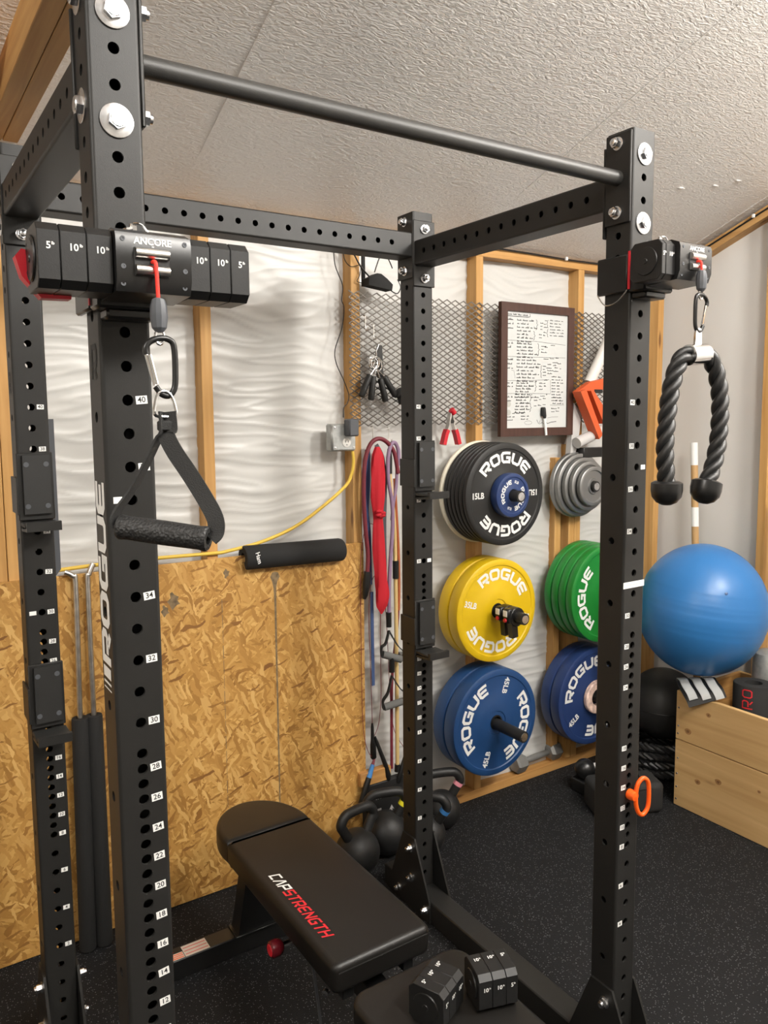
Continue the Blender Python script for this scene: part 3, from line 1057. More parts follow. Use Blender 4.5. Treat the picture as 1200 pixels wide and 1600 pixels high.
def cable_trainer(px, zc_, label, L, R, dx):
    yc = -0.122
    t = thing('cable_trainer', label, 'cable pulley trainer', (px + dx, -H, zc_ - 0.045), None)
    o = Vector((px + dx, yc, zc_))
    fr = (o, Vector((1, 0, 0)), Vector((0, 1, 0)), Vector((0, 0, 1)))
    # centre housing
    mb = MB()
    poly = [(-0.053, -0.022), (-0.046, -0.040), (0.030, -0.044), (0.052, -0.036), (0.052, 0.040), (-0.030, 0.045), (-0.050, 0.037), (-0.053, 0.028)]
    mb.prism(poly, o + Vector((-0.047 if R else -0.055, 0, 0)), (0, 1, 0), (0, 0, 1), (0.102 if R else 0.110, 0, 0))
    hs_ = mb.build('housing', M['satin'], t)
    # roller window
    mb = MB().box((o.x - 0.024, yc - 0.0545, zc_ - 0.020), (o.x + 0.024, yc - 0.0525, zc_ + 0.018), bev=0.0008)
    mb.build('window_recess', M['ink'], hs_)
    for dz in (0.0105, -0.0115):
        MB().cyl((o.x - 0.0225, yc - 0.056, zc_ + dz), (o.x + 0.0225, yc - 0.056, zc_ + dz), 0.0068, 20).build('roller', M['steel'], hs_)
    for sx in (-0.038 if R else -0.044, 0.046):
        for dz in (0.028, -0.008, -0.030):
            m2 = MB()
            m2.lathe([(0, 0.0034), (0.0008, 0.0034), (0.0008, 0.0015), (0.0002, 0.0015), (0.0002, 0)], (o.x + sx, yc - (0.0530 if dz > -0.02 else 0.0495), zc_ + dz), (0, -1, 0), 12)
            m2.build('screw', M['slate'], t)
    lg = MB()
    text(lg, 'ANCORE', o + Vector((0.002, -0.0537, 0.0265)), Vector((1, 0, 0)), Vector((0, 0, 1)), 0.0125, 0, 0.025, 1.0)
    lg.box((o.x + 0.0005, yc - 0.0539, zc_ + 0.0195), (o.x + 0.0035, yc - 0.0535, zc_ + 0.0208))
    lg.build('logo', M['white'], hs_, smooth=False)
    # stacked plates on both sides
    F = [(Vector((0, -1, 0)), Vector((0, 0, 1)), 0.011)]
    for a, b, n_ in L + R:
        stack_plate(t, fr, a + 0.0003, b - 0.0003, n_, 0.0415, F)
    # end cap with slotted ring
    for sx in (-1, 1):
        xe = L[0][0] - 0.0005 if sx < 0 else (R[-1][1] + 0.0005 if R else 0.0555)
        mb = MB()
        mb.lathe([(0, 0.030), (0.002, 0.029), (0.002, 0.006), (0.0035, 0.005), (0.0035, 0)], o + Vector((xe, 0, 0)), (sx, 0, 0), 36)
        cap_ = mb.build('end_cap', M['black'], t)
        mb = MB()
        for a0 in (0.25, 1.85, 3.4, 4.95):
            vs = []
            for k in range(9):
                a = a0 + k / 8 * 0.75
                for rr in (0.0235, 0.0268):
                    vs.append(o + Vector((xe + sx * 0.0024, rr * math.cos(a), rr * math.sin(a))))
            mb.add(vs, [(2 * k, 2 * k + 1, 2 * k + 3, 2 * k + 2) for k in range(8)])
        mb.build('slot', M['ink'], cap_, smooth=False)
    # mount around the upright
    mb = MB()
    mb.box((px - H - 0.012, -H - 0.050, zc_ - 0.052), (px + H + 0.012, -H - 0.001, zc_ + 0.036), bev=0.004)
    mb.box((px - H - 0.013, -H - 0.001, zc_ - 0.050), (px - H - 0.002, H + 0.012, zc_ + 0.034), bev=0.003)
    mb.box((px + H + 0.002, -H - 0.001, zc_ - 0.050), (px + H + 0.013, H + 0.012, zc_ + 0.034), bev=0.003)
    mb.box((px - H + 0.002, -H - 0.042, zc_ - 0.066), (px + H - 0.002, -H - 0.001, zc_ - 0.050), bev=0.004)
    mb.build('mount', M['satin'], t)
    mb = MB().box((px - H - 0.0145, -H - 0.010, zc_ - 0.045), (px - H - 0.0128, -H - 0.004, zc_ + 0.037))
    mb.box((px - H - 0.0120, -H - 0.012, zc_ + 0.036), (px - H - 0.002, -H - 0.002, zc_ + 0.040))
    mb.build('red_liner', M['red'], t)
    # pull pin with wire loop
    mb = MB()
    mb.cyl((px - 0.012, -H - 0.030, zc_ + 0.034), (px - 0.012, -H - 0.030, zc_ + 0.054), 0.009, 14)
    mb.build('pin_body', M['satin'], t)
    mb = MB()
    mb.box((px + 0.000, -H - 0.048, zc_ + 0.044), (px + 0.010, -H - 0.042, zc_ + 0.070), bev=0.001)
    mb.tube(smoothpath([(px + 0.004, -H - 0.05, zc_ + 0.069), (px + 0.016, -H - 0.053, zc_ + 0.067), (px + 0.030, -H - 0.055, zc_ + 0.048), (px + 0.040, -H - 0.055, zc_ + 0.043)], 6), 0.0016, 6)
    mb.tube(smoothpath([(px - 0.030, -H - 0.045, zc_ + 0.047), (px - 0.012, -H - 0.052, zc_ + 0.057), (px + 0.002, -H - 0.050, zc_ + 0.062)], 5), 0.0025, 8)
    mb.build('latch_pin', M['chrome'], t)
    if R:
        return t, o
    mb = MB()
    mb.tube(smoothpath([(px - H - 0.016, H + 0.006, zc_ - 0.048), (px - H - 0.017, 0.02, zc_ - 0.074), (px - H - 0.017, -0.015, zc_ - 0.070), (px - H - 0.015, -H - 0.004, zc_ - 0.046)], 6), 0.0014, 6)
    mb.build('lanyard', M['steel'], t)
    return t, o


PL_ = [(-0.142, -0.114, '5'), (-0.114, -0.081, '10'), (-0.081, -0.0475, '10')]
PR_ = [(0.0555, 0.087, '10'), (0.087, 0.118, '10'), (0.118, 0.147, '5')]
trA, oA = cable_trainer(0.0, 1.911, 'black cable trainer with weight plates clamped on the near left upright', PL_, PR_, 0.002)
trD, oD = cable_trainer(WX, 2.028, 'black cable trainer clamped high on the right front upright', [(-0.100, -0.0875, '5'), (-0.0865, -0.0555, '10')], [], 0.008)
# red packing shows behind the left end of the near trainer
mb = MB()
mb.prism([(-0.158, 0.006), (-0.150, 0.016), (-0.120, 0.010), (-0.086, -0.020), (-0.090, -0.046), (-0.128, -0.047), (-0.151, -0.020)], (oA.x, -0.100, oA.z), (1, 0, 0), (0, 0, 1), (0, 0.022, 0))
mb.build('red_backing', M['red'], trA)


def red_line(t, o, zend):
    mb = MB()
    mb.tube(smoothpath([(o.x + 0.000, o.y - 0.050, o.z + 0.000), (o.x + 0.001, o.y - 0.0635, o.z - 0.001), (o.x + 0.002, o.y - 0.0655, o.z - 0.014), (o.x + 0.003, o.y - 0.0655, zend)], 6), 0.0027, 10)
    mb.build('pull_cord', M['redcord'], t)
    mb = MB()
    c = Vector((o.x + 0.003, o.y - 0.0655, zend))
    mb.lathe([(0.006, 0.004), (0.004, 0.0085), (-0.006, 0.0112), (-0.020, 0.0118), (-0.034, 0.0098), (-0.040, 0.005), (-0.040, 0)], c, (0, 0, 1), 10)
    mb.build('cord_stopper', M['slate'], t, ang=20)
    mb = MB()
    pts = [c + Vector((0.006 * math.cos(a), 0.0, -0.046 + 0.010 * math.sin(a))) for a in [2 * PI * k / 16 for k in range(16)]]
    mb.tube(pts, 0.0019, 8, closed=True)
    mb.build('eyelet', M['chrome'], t)
    return c + Vector((0, 0, -0.054))


eA = red_line(trA, oA, 1.857)
eD = red_line(trD, oD, 2.003)


def carabiner(label, top, zlen=0.092, flip=1, parent=None):
    t = thing('carabiner', label, 'carabiner', (top.x, top.y, top.z - zlen))
    s = flip
    P = [(-0.004, 0), (0.010, -0.001), (0.017, -0.012), (0.018, -0.050), (0.016, -0.078), (0.008, -0.090), (-0.002, -0.088), (-0.010, -0.076)]
    Q_ = [(-0.010, -0.076), (-0.013, -0.070)]
    top_hook = [(-0.004, 0), (-0.016, -0.006), (-0.022, -0.016), (-0.021, -0.026)]
    mb = MB()
    path = [(a, b) for a, b in top_hook[::-1]] + P[1:]
    k = zlen / 0.092
    mb.tube(smoothpath([(top.x + s * a, top.y, top.z + b * k) for a, b in path], 5), 0.0043, 12)
    mb.build('body', M['satin'], t)
    mb = MB()
    mb.tube([(top.x - s * 0.0210, top.y + 0.002, top.z - 0.024 * k), (top.x - s * 0.0105, top.y + 0.002, top.z - 0.074 * k)], 0.0026, 8)
    mb.tube([(top.x - s * 0.0170, top.y - 0.002, top.z - 0.026 * k), (top.x - s * 0.0085, top.y - 0.002, top.z - 0.072 * k)], 0.0026, 8)
    mb.build('gate', M['chrome'], t)
    return Vector((top.x + s * 0.001 * k, top.y, top.z - 0.088 * k))


cA = carabiner('black carabiner hanging from the near cable trainer above the strap handle', eA + Vector((0.002, 0, 0.006)), 0.078, 1)
cD = carabiner('black carabiner hanging from the far right cable trainer above the rope', eD + Vector((0.0, 0, 0.008)), 0.080, -1)

# ---- strap handle on the near trainer
hy = oA.y - 0.0655
th = thing('strap_handle', 'black webbing strap handle with textured grip hanging from the near carabiner', 'cable handle', (cA.x, hy, cA.z - 0.23))
mb = MB()
c = cA + Vector((0.000, 0, -0.012))
pts = [(-0.009, 0.012), (-0.0135, -0.002), (-0.013, -0.017), (0.013, -0.017), (0.0135, -0.002), (0.008, 0.011), (0.0, 0.016)]
mb.tube(smoothpath([(c.x + a, c.y - 0.003, c.z + b) for a, b in pts], 5, True), 0.0023, 8, closed=True)
mb.build('d_ring', M['chrome'], th)
gl, gr = Vector((-0.056, hy + 0.012, 1.556)), Vector((0.038, hy - 0.072, 1.541))
jt = Vector((c.x + 0.001, c.y - 0.003, c.z - 0.014))
mb = MB()
mb.ribbon(smoothpath([jt + Vector((0.002, 0, 0.002)), jt + Vector((0.003, -0.002, -0.022)), (0.007, -0.196, 1.678), (0.014, -0.206, 1.656), (0.027, -0.222, 1.628), (0.041, -0.242, 1.594), (0.0485, -0.258, 1.568), (0.0475, -0.262, 1.550), (0.040, -0.261, 1.541)], 6),
          Vector((0.83, -0.55, 0.35)), 0.023, 0.0028)
mb.ribbon(smoothpath([jt + Vector((-0.004, 0.004, 0.002)), jt + Vector((-0.004, 0.002, -0.024)), (-0.001, -0.182, 1.672), (-0.016, -0.178, 1.641), (-0.036, -0.172, 1.604), (-0.056, -0.172, 1.578), (-0.063, -0.174, 1.562), (-0.056, -0.176, 1.554)], 6),
          Vector((0.62, 0.78, -0.1)), 0.023, 0.0028)
mb.build('webbing', M['web'], th)
mb = MB().box((jt.x - 0.012, jt.y - 0.005, jt.z - 0.024), (jt.x + 0.013, jt.y + 0.005, jt.z - 0.010), bev=0.002)
mb.build('strap_keeper', M['web'], th)
ax = (gr - gl).normalized()
LG = (gr - gl).length
gm, gn, gl_, gb = nt('knurled_grip')
gb.inputs['Base Color'].default_value = (0.018, 0.018, 0.018, 1)
gb.inputs['Roughness'].default_value = 0.5
v_ = coords(gn, gl_, (1, 1, 1), (0, 0, 0.7))
vo_ = gn.new('ShaderNodeTexVoronoi')
vo_.inputs['Scale'].default_value = 260
gl_.new(v_, vo_.inputs['Vector'])
bp_ = gn.new('ShaderNodeBump')
bp_.inputs['Strength'].default_value = 0.8
bp_.inputs['Distance'].default_value = 0.0015
gl_.new(vo_.outputs['Distance'], bp_.inputs['Height'])
gl_.new(bp_.outputs[0], gb.inputs['Normal'])
mb = MB()
mb.lathe([(0, 0.008), (0, 0.0155), (0.003, 0.0172), (0.012, 0.0160), (LG / 2, 0.0168), (LG - 0.012, 0.0160), (LG - 0.003, 0.0172), (LG, 0.0155), (LG, 0.008), (LG - 0.02, 0.007)], gl, ax, 32)
mb.build('grip', gm, th)

# ---- triceps rope on the far trainer
ry = oD.y - 0.0655
tr = thing('triceps_rope', 'black braided triceps rope with two rubber ends hanging at right', 'cable rope', (cD.x, ry, cD.z - 0.36))
yk = cD + Vector((-0.006, 0, -0.040))
mb = MB()
mb.prism([(-0.013, -0.010), (0.013, -0.010), (0.010, 0.036), (0.006, 0.045), (-0.006, 0.045), (-0.010, 0.036)], (yk.x, yk.y - 0.003, yk.z), (1, 0, 0), (0, 0, 1), (0, 0.005, 0))
mb.cyl((yk.x - 0.030, yk.y + 0.001, yk.z - 0.014), (yk.x + 0.026, yk.y - 0.001, yk.z - 0.010), 0.0225, 24)
mb.build('yoke', M['chrome'], tr)
eL, eR = Vector((1.108, ry + 0.012, 1.545)), Vector((1.213, ry - 0.012, 1.543))
path = smoothpath([eL, (1.098, ry + 0.012, 1.628), (1.106, ry + 0.010, 1.738), (1.126, ry + 0.006, 1.806), yk + Vector((-0.028, 0.004, -0.012)), yk + Vector((0, 0, -0.011)), yk + Vector((0.026, -0.004, -0.012)), (1.236, ry - 0.008, 1.800), (1.252, ry - 0.012, 1.740), (1.253, ry - 0.012, 1.653), (1.238, ry - 0.012, 1.590), eR], 16)
mb = MB()
acc = 0
N_ = len(path)
for s3 in range(3):
    pp = []
    acc = 0
    for i in range(N_):
        T = (path[min(i + 1, N_ - 1)] - path[max(i - 1, 0)]).normalized()
        n1 = T.cross(Vector((0, 1, 0.01))).normalized()
        n2 = T.cross(n1)
        if i:
            acc += (path[i] - path[i - 1]).length
        a = acc / 0.098 * 2 * PI + s3 * 2 * PI / 3
        pp.append(path[i] + (n1 * math.cos(a) + n2 * math.sin(a)) * 0.0098)
    mb.tube(pp, 0.0098, 10)
mb.build('rope', mat('black_nylon_rope', (0.016, 0.016, 0.016), 0.38, bump=0.3, bscale=500), tr)
for e in (eL, eR):
    mb = MB()
    mb.lathe([(0.016, 0), (0.016, 0.026), (0.012, 0.033), (-0.004, 0.0335), (-0.018, 0.031), (-0.030, 0.022), (-0.036, 0.010), (-0.037, 0)], e + Vector((0, 0, -0.005)), (0, 0, 1) if e is eL else (0.25, 0, 1), 32)
    mb.build('rubber_end', M['satin'], tr)

# orange ring handled pin in the right front upright
po = thing('hitch_pin', 'bright orange pin with a loop handle in the right front upright', 'pin', (WX, -H, hz(13) - 0.05))
zc2 = hz(13) + 0.006
mb = MB()
mb.lathe([(-0.03, 0.0075), (0.002, 0.0075), (0.002, 0.013), (0.012, 0.0135), (0.022, 0.011), (0.024, 0.0)], (WX, -H, zc2), (0, -1, 0), 20)
mb.build('pin', M['orange'], po)
mb = MB()
pts = [(0.0, 0.010), (0.006, 0.030), (0.020, 0.040), (0.034, 0.032), (0.040, 0.012), (0.040, -0.030), (0.032, -0.048), (0.020, -0.054), (0.008, -0.044), (0.0, -0.020)]
mb.tube(smoothpath([(WX + 0.006 + a, -H - 0.018 - a * 0.15, zc2 + b) for a, b in pts], 5, True), 0.0055, 10, closed=True)
mb.build('loop_handle', M['orange'], po)


# ------------------------------------------------------------------ weight plates on wall pegs
def peg(x, z, yf, label):
    t = thing('storage_peg', label, 'plate peg', (x, WALLY, z))
    mb = MB().cyl((x, WALLY - 0.006, z), (x, yf, z), 0.0238, 28)
    mb.cyl((x, yf + 0.001, z), (x, yf - 0.0012, z), 0.0205, 28)
    mb.build('peg', M['powder'], t)
    mb = MB().box((x - 0.035, WALLY - 0.0065, z - 0.06), (x + 0.035, WALLY - 0.0005, z + 0.06), bev=0.001)
    mb.build('base_plate', M['powder'], t)
    mb = MB()
    mb.lathe([(0, 0.0175), (0.0016, 0.0170), (0.0016, 0)], (x, yf - 0.0010, z), (0, -1, 0), 20)
    mb.build('peg_cap', M['zinc'], t)
    return t


def plate_body(R, t, hub=0.052):
    """bumper plate standing on edge, axis along y, front at y = 0, back at y = t"""
    return [(t, 0.0255), (t, hub), (t, R * 0.60), (t, R - 0.010), (t - 0.004, R - 0.002), (t - 0.009, R), (0.010, R), (0.004, R - 0.002), (0.0, R - 0.010), (0.0, R * 0.885),
            (0.0035, R * 0.868), (0.0035, R * 0.455), (0.0005, R * 0.43), (0.0005, hub + 0.002), (0.004, hub), (0.004, 0.0255), (t, 0.0255)]


def arc_word(mb, word, centre, r_in, h, w, gap, th, y=-0.0006, sy=0.0035):
    n = len(word)
    step = (w + gap)
    rm = r_in + h * 0.35
    tot = step * n - gap
    for i, chh in enumerate(word):
        a_mid = centre + (tot / 2 - i * step) / rm

        def fn(u, v, a_mid=a_mid, i=i):
            a = centre + (tot / 2 - i * step - u) / rm
            rr = r_in + v
            return Vector((rr * math.cos(a), sy + y, rr * math.sin(a)))
        stroke_letter(mb, chh, fn, w, h, th)


def weight_plate(name, R, t, m_, weight, rot, label, loc, group, letter=True, hub=0.048, cat='weight plate'):
    T = thing(name, label, cat, loc, group)
    prof = [(d, r) for d, r in plate_body(R, t, hub)]
    mb = MB().lathe(prof, (0, 0, 0), (0, 1, 0), 96)
    mb.build('disc', m_, T, (0, 0, 0))
    mb = MB().lathe([(t - 0.001, 0.0252), (0.0, 0.0252), (0.0, 0.031), (0.0035, 0.032)], (0, 0, 0), (0, 1, 0), 40)
    mb.build('hub_ring', M['satin'], T, (0, 0, 0))
    if letter:
        k = R / 0.2125
        for da in (0, PI):
            lt = MB()
            arc_word(lt, 'ROGUE', PI / 2 + rot + da, 0.130 * k, 0.043 * k, 0.047 * k, 0.0095 * k, 0.0115 * k)
            lt.build('lettering', M['white'], T, (0, 0, 0), smooth=False)
            lt = MB()
            a = PI + rot + da
            c = Vector((0.148 * k * math.cos(a), 0.0028, 0.148 * k * math.sin(a)))
            tr_ = rot + da
            text(lt, weight + 'LB', c, Vector((math.cos(tr_), 0, math.sin(tr_))), Vector((-math.sin(tr_), 0, math.cos(tr_))), 0.034 * k, 0, 0.03, 0.92)
            lt.build('weight_mark', M['white'], T, (0, 0, 0), smooth=False)
    for ch_ in T.children:
        ch_.location = (0, 0, 0)
    return T


XP = 1.8345
peg(XP, 1.3735, 1.050, 'black wall peg holding the black bumper plates')
peg(1.825, 0.880, 1.010, 'black wall peg holding the yellow bumper plates')
peg(1.803, 0.402, 0.985, 'black wall peg holding the blue plates under the yellow ones')
# black stack: one ivory plate at the wall, six black ones before it
gB = 'black bumper plates on the top left peg'
f0 = weight_plate('bumper_plate', 0.2125, 0.0245, M['rubber'], '15', 0.0, 'frontmost black bumper plate with white lettering behind the small blue plate', (XP, 1.138, 1.3755), gB)
b0 = weight_plate('bumper_plate', 0.2125, 0.0245, M['rubber'], '15', 0.0, 'second black bumper plate behind the lettered front one', (XP, 1.138 + 0.0252, 1.3755), gB, False)
names = ['third black bumper plate from the front in the black stack', 'fourth black bumper plate from the front in the black stack', 'fifth black bumper plate from the front in the black stack', 'rearmost black bumper plate touching the ivory plate at the wall']
for i in range(2, 6):
    dup(b0, (XP, 1.138 + 0.0252 * i, 1.3755), names[i - 2], gB)
weight_plate('bumper_plate', 0.218, 0.018, M['ivory'], '15', 0.0, 'ivory rimmed plate at the wall behind the black bumper plates', (XP - 0.004, 1.138 + 0.0252 * 6, 1.3755), None, False)
# small blue change plate
sp_ = thing('change_plate', 'small blue change plate in front of the black bumper plates', 'weight plate', (XP, 1.094, 1.3745))
mb = MB().lathe([(0.042, 0.0255), (0.042, 0.084), (0.038, 0.0895), (0.030, 0.0905), (0.008, 0.0905), (0.002, 0.088), (0, 0.082), (0, 0.075), (0.003, 0.072), (0.003, 0.040), (0.0, 0.036), (0, 0.0255), (0.042, 0.0255)], (0, 0, 0), (0, 1, 0), 72)
mb.build('disc', M['navy'], sp_, (0, 0, 0)).location = (0, 0, 0)
for da in (0, PI):
    lt = MB()
    arc_word(lt, 'ROGUE', PI * 0.86 + da, 0.0475, 0.0165, 0.0175, 0.0045, 0.0046, sy=0.003)
    lt.build('lettering', M['white'], sp_, (0, 0, 0), smooth=False).location = (0, 0, 0)
    lt = MB()
    a = PI * 0.86 - PI / 2 + 0.1 + da
    tr_ = a - PI / 2
    text(lt, '5LB', Vector((0.055 * math.cos(a), 0.0024, 0.055 * math.sin(a))), Vector((math.cos(tr_), 0, math.sin(tr_))), Vector((-math.sin(tr_), 0, math.cos(tr_))), 0.015, 0, 0.03)
    lt.build('weight_mark', M['white'], sp_, (0, 0, 0), smooth=False).location = (0, 0, 0)
# yellow pair
gY = 'yellow bumper plates on the middle left peg'
weight_plate('bumper_plate', 0.2190, 0.0635, M['yellow'], '35', -0.28, 'front yellow bumper plate with white lettering and collars on its peg', (1.825, 1.172, 0.882), gY)
weight_plate('bumper_plate', 0.2190, 0.0635, M['yellow'], '35', -0.28, 'rear yellow bumper plate against the wall stud', (1.825, 1.172 + 0.0665, 0.882), gY, False)
# blue pair left
gU = 'blue bumper plates on the lower left peg'
weight_plate('bumper_plate', 0.2300, 0.071, M['blue'], '45', 1.24, 'front blue bumper plate with bare peg under the yellow plates', (1.803, 1.150, 0.408), gU)
weight_plate('bumper_plate', 0.2300, 0.071, M['blue'], '45', 1.24, 'rear blue bumper plate by the wall under the yellow plates', (1.803, 1.150 + 0.074, 0.408), gU, False)
# right column
XQ = 2.4425
peg(2.388, 1.375, 1.15, 'black wall peg holding the grey iron plates')
peg(XQ, 0.8805, 1.06, 'black wall peg holding the green bumper plates')
peg(XQ, 0.380, 1.06, 'black wall peg holding the blue plates under the green ones')
gG = 'green bumper plates on the middle right peg'
weight_plate('bumper_plate', 0.2262, 0.042, M['green'], '25', 1.62, 'front green bumper plate with white lettering beside the right front upright', (XQ, 1.126, 0.8805), gG)
g0 = weight_plate('bumper_plate', 0.2262, 0.042, M['green'], '25', 1.62, 'second green bumper plate from the front', (XQ, 1.126 + 0.0445, 0.8805), gG, False)
dup(g0, (XQ, 1.126 + 0.089, 0.8805), 'third green bumper plate from the front', gG)
dup(g0, (XQ, 1.126 + 0.1335, 0.8805), 'rearmost green bumper plate nearest the wall', gG)
gV = 'blue bumper plates on the lower right peg'
weight_plate('bumper_plate', 0.2330, 0.060, M['navy'], '45', 0.62, 'front blue bumper plate with pink marbled ring under the green plates', (XQ, 1.186, 0.380), gV)
weight_plate('bumper_plate', 0.2330, 0.060, M['navy'], '45', 0.62, 'rear blue bumper plate by the wall under the green plates', (XQ, 1.186 + 0.0625, 0.380), gV, False)
mr = MB().lathe([(0.024, 0.038), (0.024, 0.072), (0.020, 0.078), (0.004, 0.078), (0.0, 0.073), (0.0, 0.044), (0.004, 0.040), (0.024, 0.038)], (XQ, 1.160, 0.380), (0, 1, 0), 56).build('change_plate', M['marble'], None, (XQ, 1.160, 0.380))
tag(mr, 'small pink and white marbled ring plate in front of the blue plates', 'weight plate')
# grey cast plates, decreasing
y_ = WALLY - 0.012
gI = 'grey iron plates on the top right peg'
lab = ['largest grey iron plate at the back of the grey stack', 'second largest grey iron plate in the grey stack', 'middle grey iron plate in the grey stack', 'fourth grey iron plate from the wall', 'smallest grey iron plate at the front of the grey stack']
for i, R in enumerate((0.150, 0.145, 0.128, 0.112, 0.090)):
    t_ = 0.026
    y_ -= t_ + 0.001
    T = thing('iron_plate', lab[i], 'weight plate', (2.388, y_, 1.375), gI)
    pr = [(t_, 0.0255), (t_, R - 0.004), (t_ - 0.003, R), (0.003, R), (0, R - 0.004), (0, R - 0.016), (0.006, R - 0.020), (0.006, R * 0.42), (0.0, R * 0.38), (0, 0.0255), (t_, 0.0255)]
    MB().lathe(pr, (0, 0, 0), (0, 1, 0), 72).build('disc', M['iron'], T, (0, 0, 0)).location = (0, 0, 0)

# clamp collars on the yellow plates' peg
for i, yc in enumerate((1.118, 1.072)):
    x, z = 1.825, 0.880
    T = thing('barbell_collar', ['inner black clamp collar with red button next to the yellow plate', 'outer black clamp collar with red button nearer the peg end'][i], 'collar', (x, yc, z), 'clamp collars on the yellow plate peg')
    MB().lathe([(-0.020, 0.0245), (-0.020, 0.037), (-0.017, 0.040), (0.017, 0.040), (0.020, 0.037), (0.020, 0.0245), (-0.020, 0.0245)], (x, yc, z), (0, 1, 0), 14).build('ring', M['satin'], T)
    mb = MB().box((x - 0.050, yc - 0.018, z - 0.020), (x - 0.020, yc + 0.018, z + 0.038), bev=0.006)
    mb.build('latch_block', M['satin'], T)
    mb = MB().prism([(-0.014, 0), (0.016, 0), (0.022, -0.058), (-0.008, -0.062)], (x - 0.012, yc - 0.014, z - 0.026), (1, 0, 0), (0, 0, 1), (0, 0.026, 0))
    mb.build('lever', M['satin'], T)
    mb = MB().box((x - 0.0525, yc - 0.011, z + 0.006), (x - 0.0498, yc + 0.011, z + 0.030))
    mb.build('badge', M['white'], T)
    mb = MB().lathe([(0, 0.009), (0.006, 0.008), (0.007, 0)], (x - 0.049, yc, z - 0.010), (-1, 0, 0), 16)
    mb.build('button', M['red'], T)


# ------------------------------------------------------------------ expanded metal sheet across the studs
def on_wall(px_, pz_, d=0.0):
    """survey point on the stud face, d metres in front of it"""
    return Vector((1.024 * px_ + 0.008, WALLY - d, 1.024 * pz_))


mx0, mx1, mz0, mz1 = 1.190, 2.62, 1.662, 2.170
cw, chh_ = 0.0425, 0.0240
mb = MB()
rows = int((mz1 - mz0) / (chh_ / 2))
cols = int((mx1 - mx0) / (cw / 2))
vid = {}
vs = []
fs = []
sw, sd = 0.0022, 0.0013
for r_ in range(rows):
    z0_ = mz0 + r_ * chh_ / 2
    pth = []
    # each row: a zigzag strand going up and down
    for c_ in range(cols + 1):
        zz_ = z0_ + (chh_ / 2 if (c_ + r_) % 2 else 0)
        xx_ = mx0 + c_ * cw / 2
        yy_ = WALLY - 0.007 - 0.004 * noise.noise(Vector((xx_ * 2.5, zz_ * 3, 2))) - (0.003 if xx_ < 1.25 else 0)
        pth.append((xx_, yy_, zz_))
    b0_ = len(vs)
    for (xx_, yy_, zz_) in pth:
        vs += [(xx_, yy_ - sd, zz_ - sw), (xx_, yy_ - sd * 1.5, zz_ + sw), (xx_, yy_ + sd, zz_ + sw), (xx_, yy_ + sd, zz_ - sw)]
    for c_ in range(cols):
        a_ = b0_ + 4 * c_
        for k in range(4):
            fs.append((a_ + k, a_ + (k + 1) % 4, a_ + 4 + (k + 1) % 4, a_ + 4 + k))
mb.add(vs, fs)
o = mb.build('wire_mesh_panel', M['meshmetal'], None, (1.9, WALLY - 0.005, mz0), smooth=False)
tag(o, 'diamond expanded metal sheet nailed across the wall studs', 'mesh panel')

# ------------------------------------------------------------------ framed whiteboard and marker
bx0, bx1, bz0, bz1 = 1.924, 2.362, 1.606, 2.176
yb = WALLY - 0.016
wb = thing('whiteboard', 'dark framed whiteboard covered in handwriting hanging on the mesh', 'whiteboard', ((bx0 + bx1) / 2, yb, bz0))
fw_ = 0.036
for nm, pts in (('frame_rail', [(bx0, bz0), (bx1, bz0), (bx1 - fw_, bz0 + fw_), (bx0 + fw_, bz0 + fw_)]), ('frame_rail', [(bx0, bz1), (bx0 + fw_, bz1 - fw_), (bx1 - fw_, bz1 - fw_), (bx1, bz1)]),
                ('frame_rail', [(bx0, bz0), (bx0 + fw_, bz0 + fw_), (bx0 + fw_, bz1 - fw_), (bx0, bz1)]), ('frame_rail', [(bx1, bz0), (bx1, bz1), (bx1 - fw_, bz1 - fw_), (bx1 - fw_, bz0 + fw_)])):
    MB().prism(pts, (0, yb, 0), (1, 0, 0), (0, 0, 1), (0, -0.020, 0)).build(nm, M['dark_frame'], wb)
MB().box((bx0 + fw_ - 0.002, yb - 0.011, bz0 + fw_ - 0.002), (bx1 - fw_ + 0.002, yb - 0.001, bz1 - fw_ + 0.002)).build('writing_surface', M['board'], wb)
sx0, sx1, sz0, sz1 = bx0 + fw_, bx1 - fw_, bz0 + fw_, bz1 - fw_
SW, SH = sx1 - sx0, sz1 - sz0
ink = MB()
rr = random.Random(11)


def penline(pts, w_=0.0011):
    P = [Vector((sx0 + a * SW, yb - 0.0114, sz1 - b * SH)) for a, b in pts]
    vs_, fs_ = [], []
    for i in range(len(P)):
        T_ = (P[min(i + 1, len(P) - 1)] - P[max(i - 1, 0)])
        T_ = T_.normalized() if T_.length > 1e-9 else Vector((1, 0, 0))
        n_ = Vector((-T_.z, 0, T_.x)) * w_ / 2
        vs_ += [P[i] + n_, P[i] - n_]
    ink.add(vs_, [(2 * i, 2 * i + 1, 2 * i + 3, 2 * i + 2) for i in range(len(P) - 1)])


def scribble(u0, v0, length, h=0.0170, slope=0.0):
    """one line of cursive handwriting: words of joined loops"""
    u = u0
    while u < u0 + length - 0.01:
        wl = min(rr.uniform(0.035, 0.10), u0 + length - u)
        n_ = max(3, int(wl / 0.0085))
        pts = []
        for i in range(n_ * 4 + 1):
            t = i / 4
            amp = h * (0.45 + 0.55 * (rr.random() > 0.72))
            ph = [0, 1, 0.4, 0.1][i % 4]
            pts.append((u + wl * i / (n_ * 4) + (0.003 if i % 4 == 1 else 0), v0 + slope * (u - u0) - amp * ph * rr.uniform(0.7, 1.1)))
        penline(pts, 0.0017)
        u += wl + 0.022


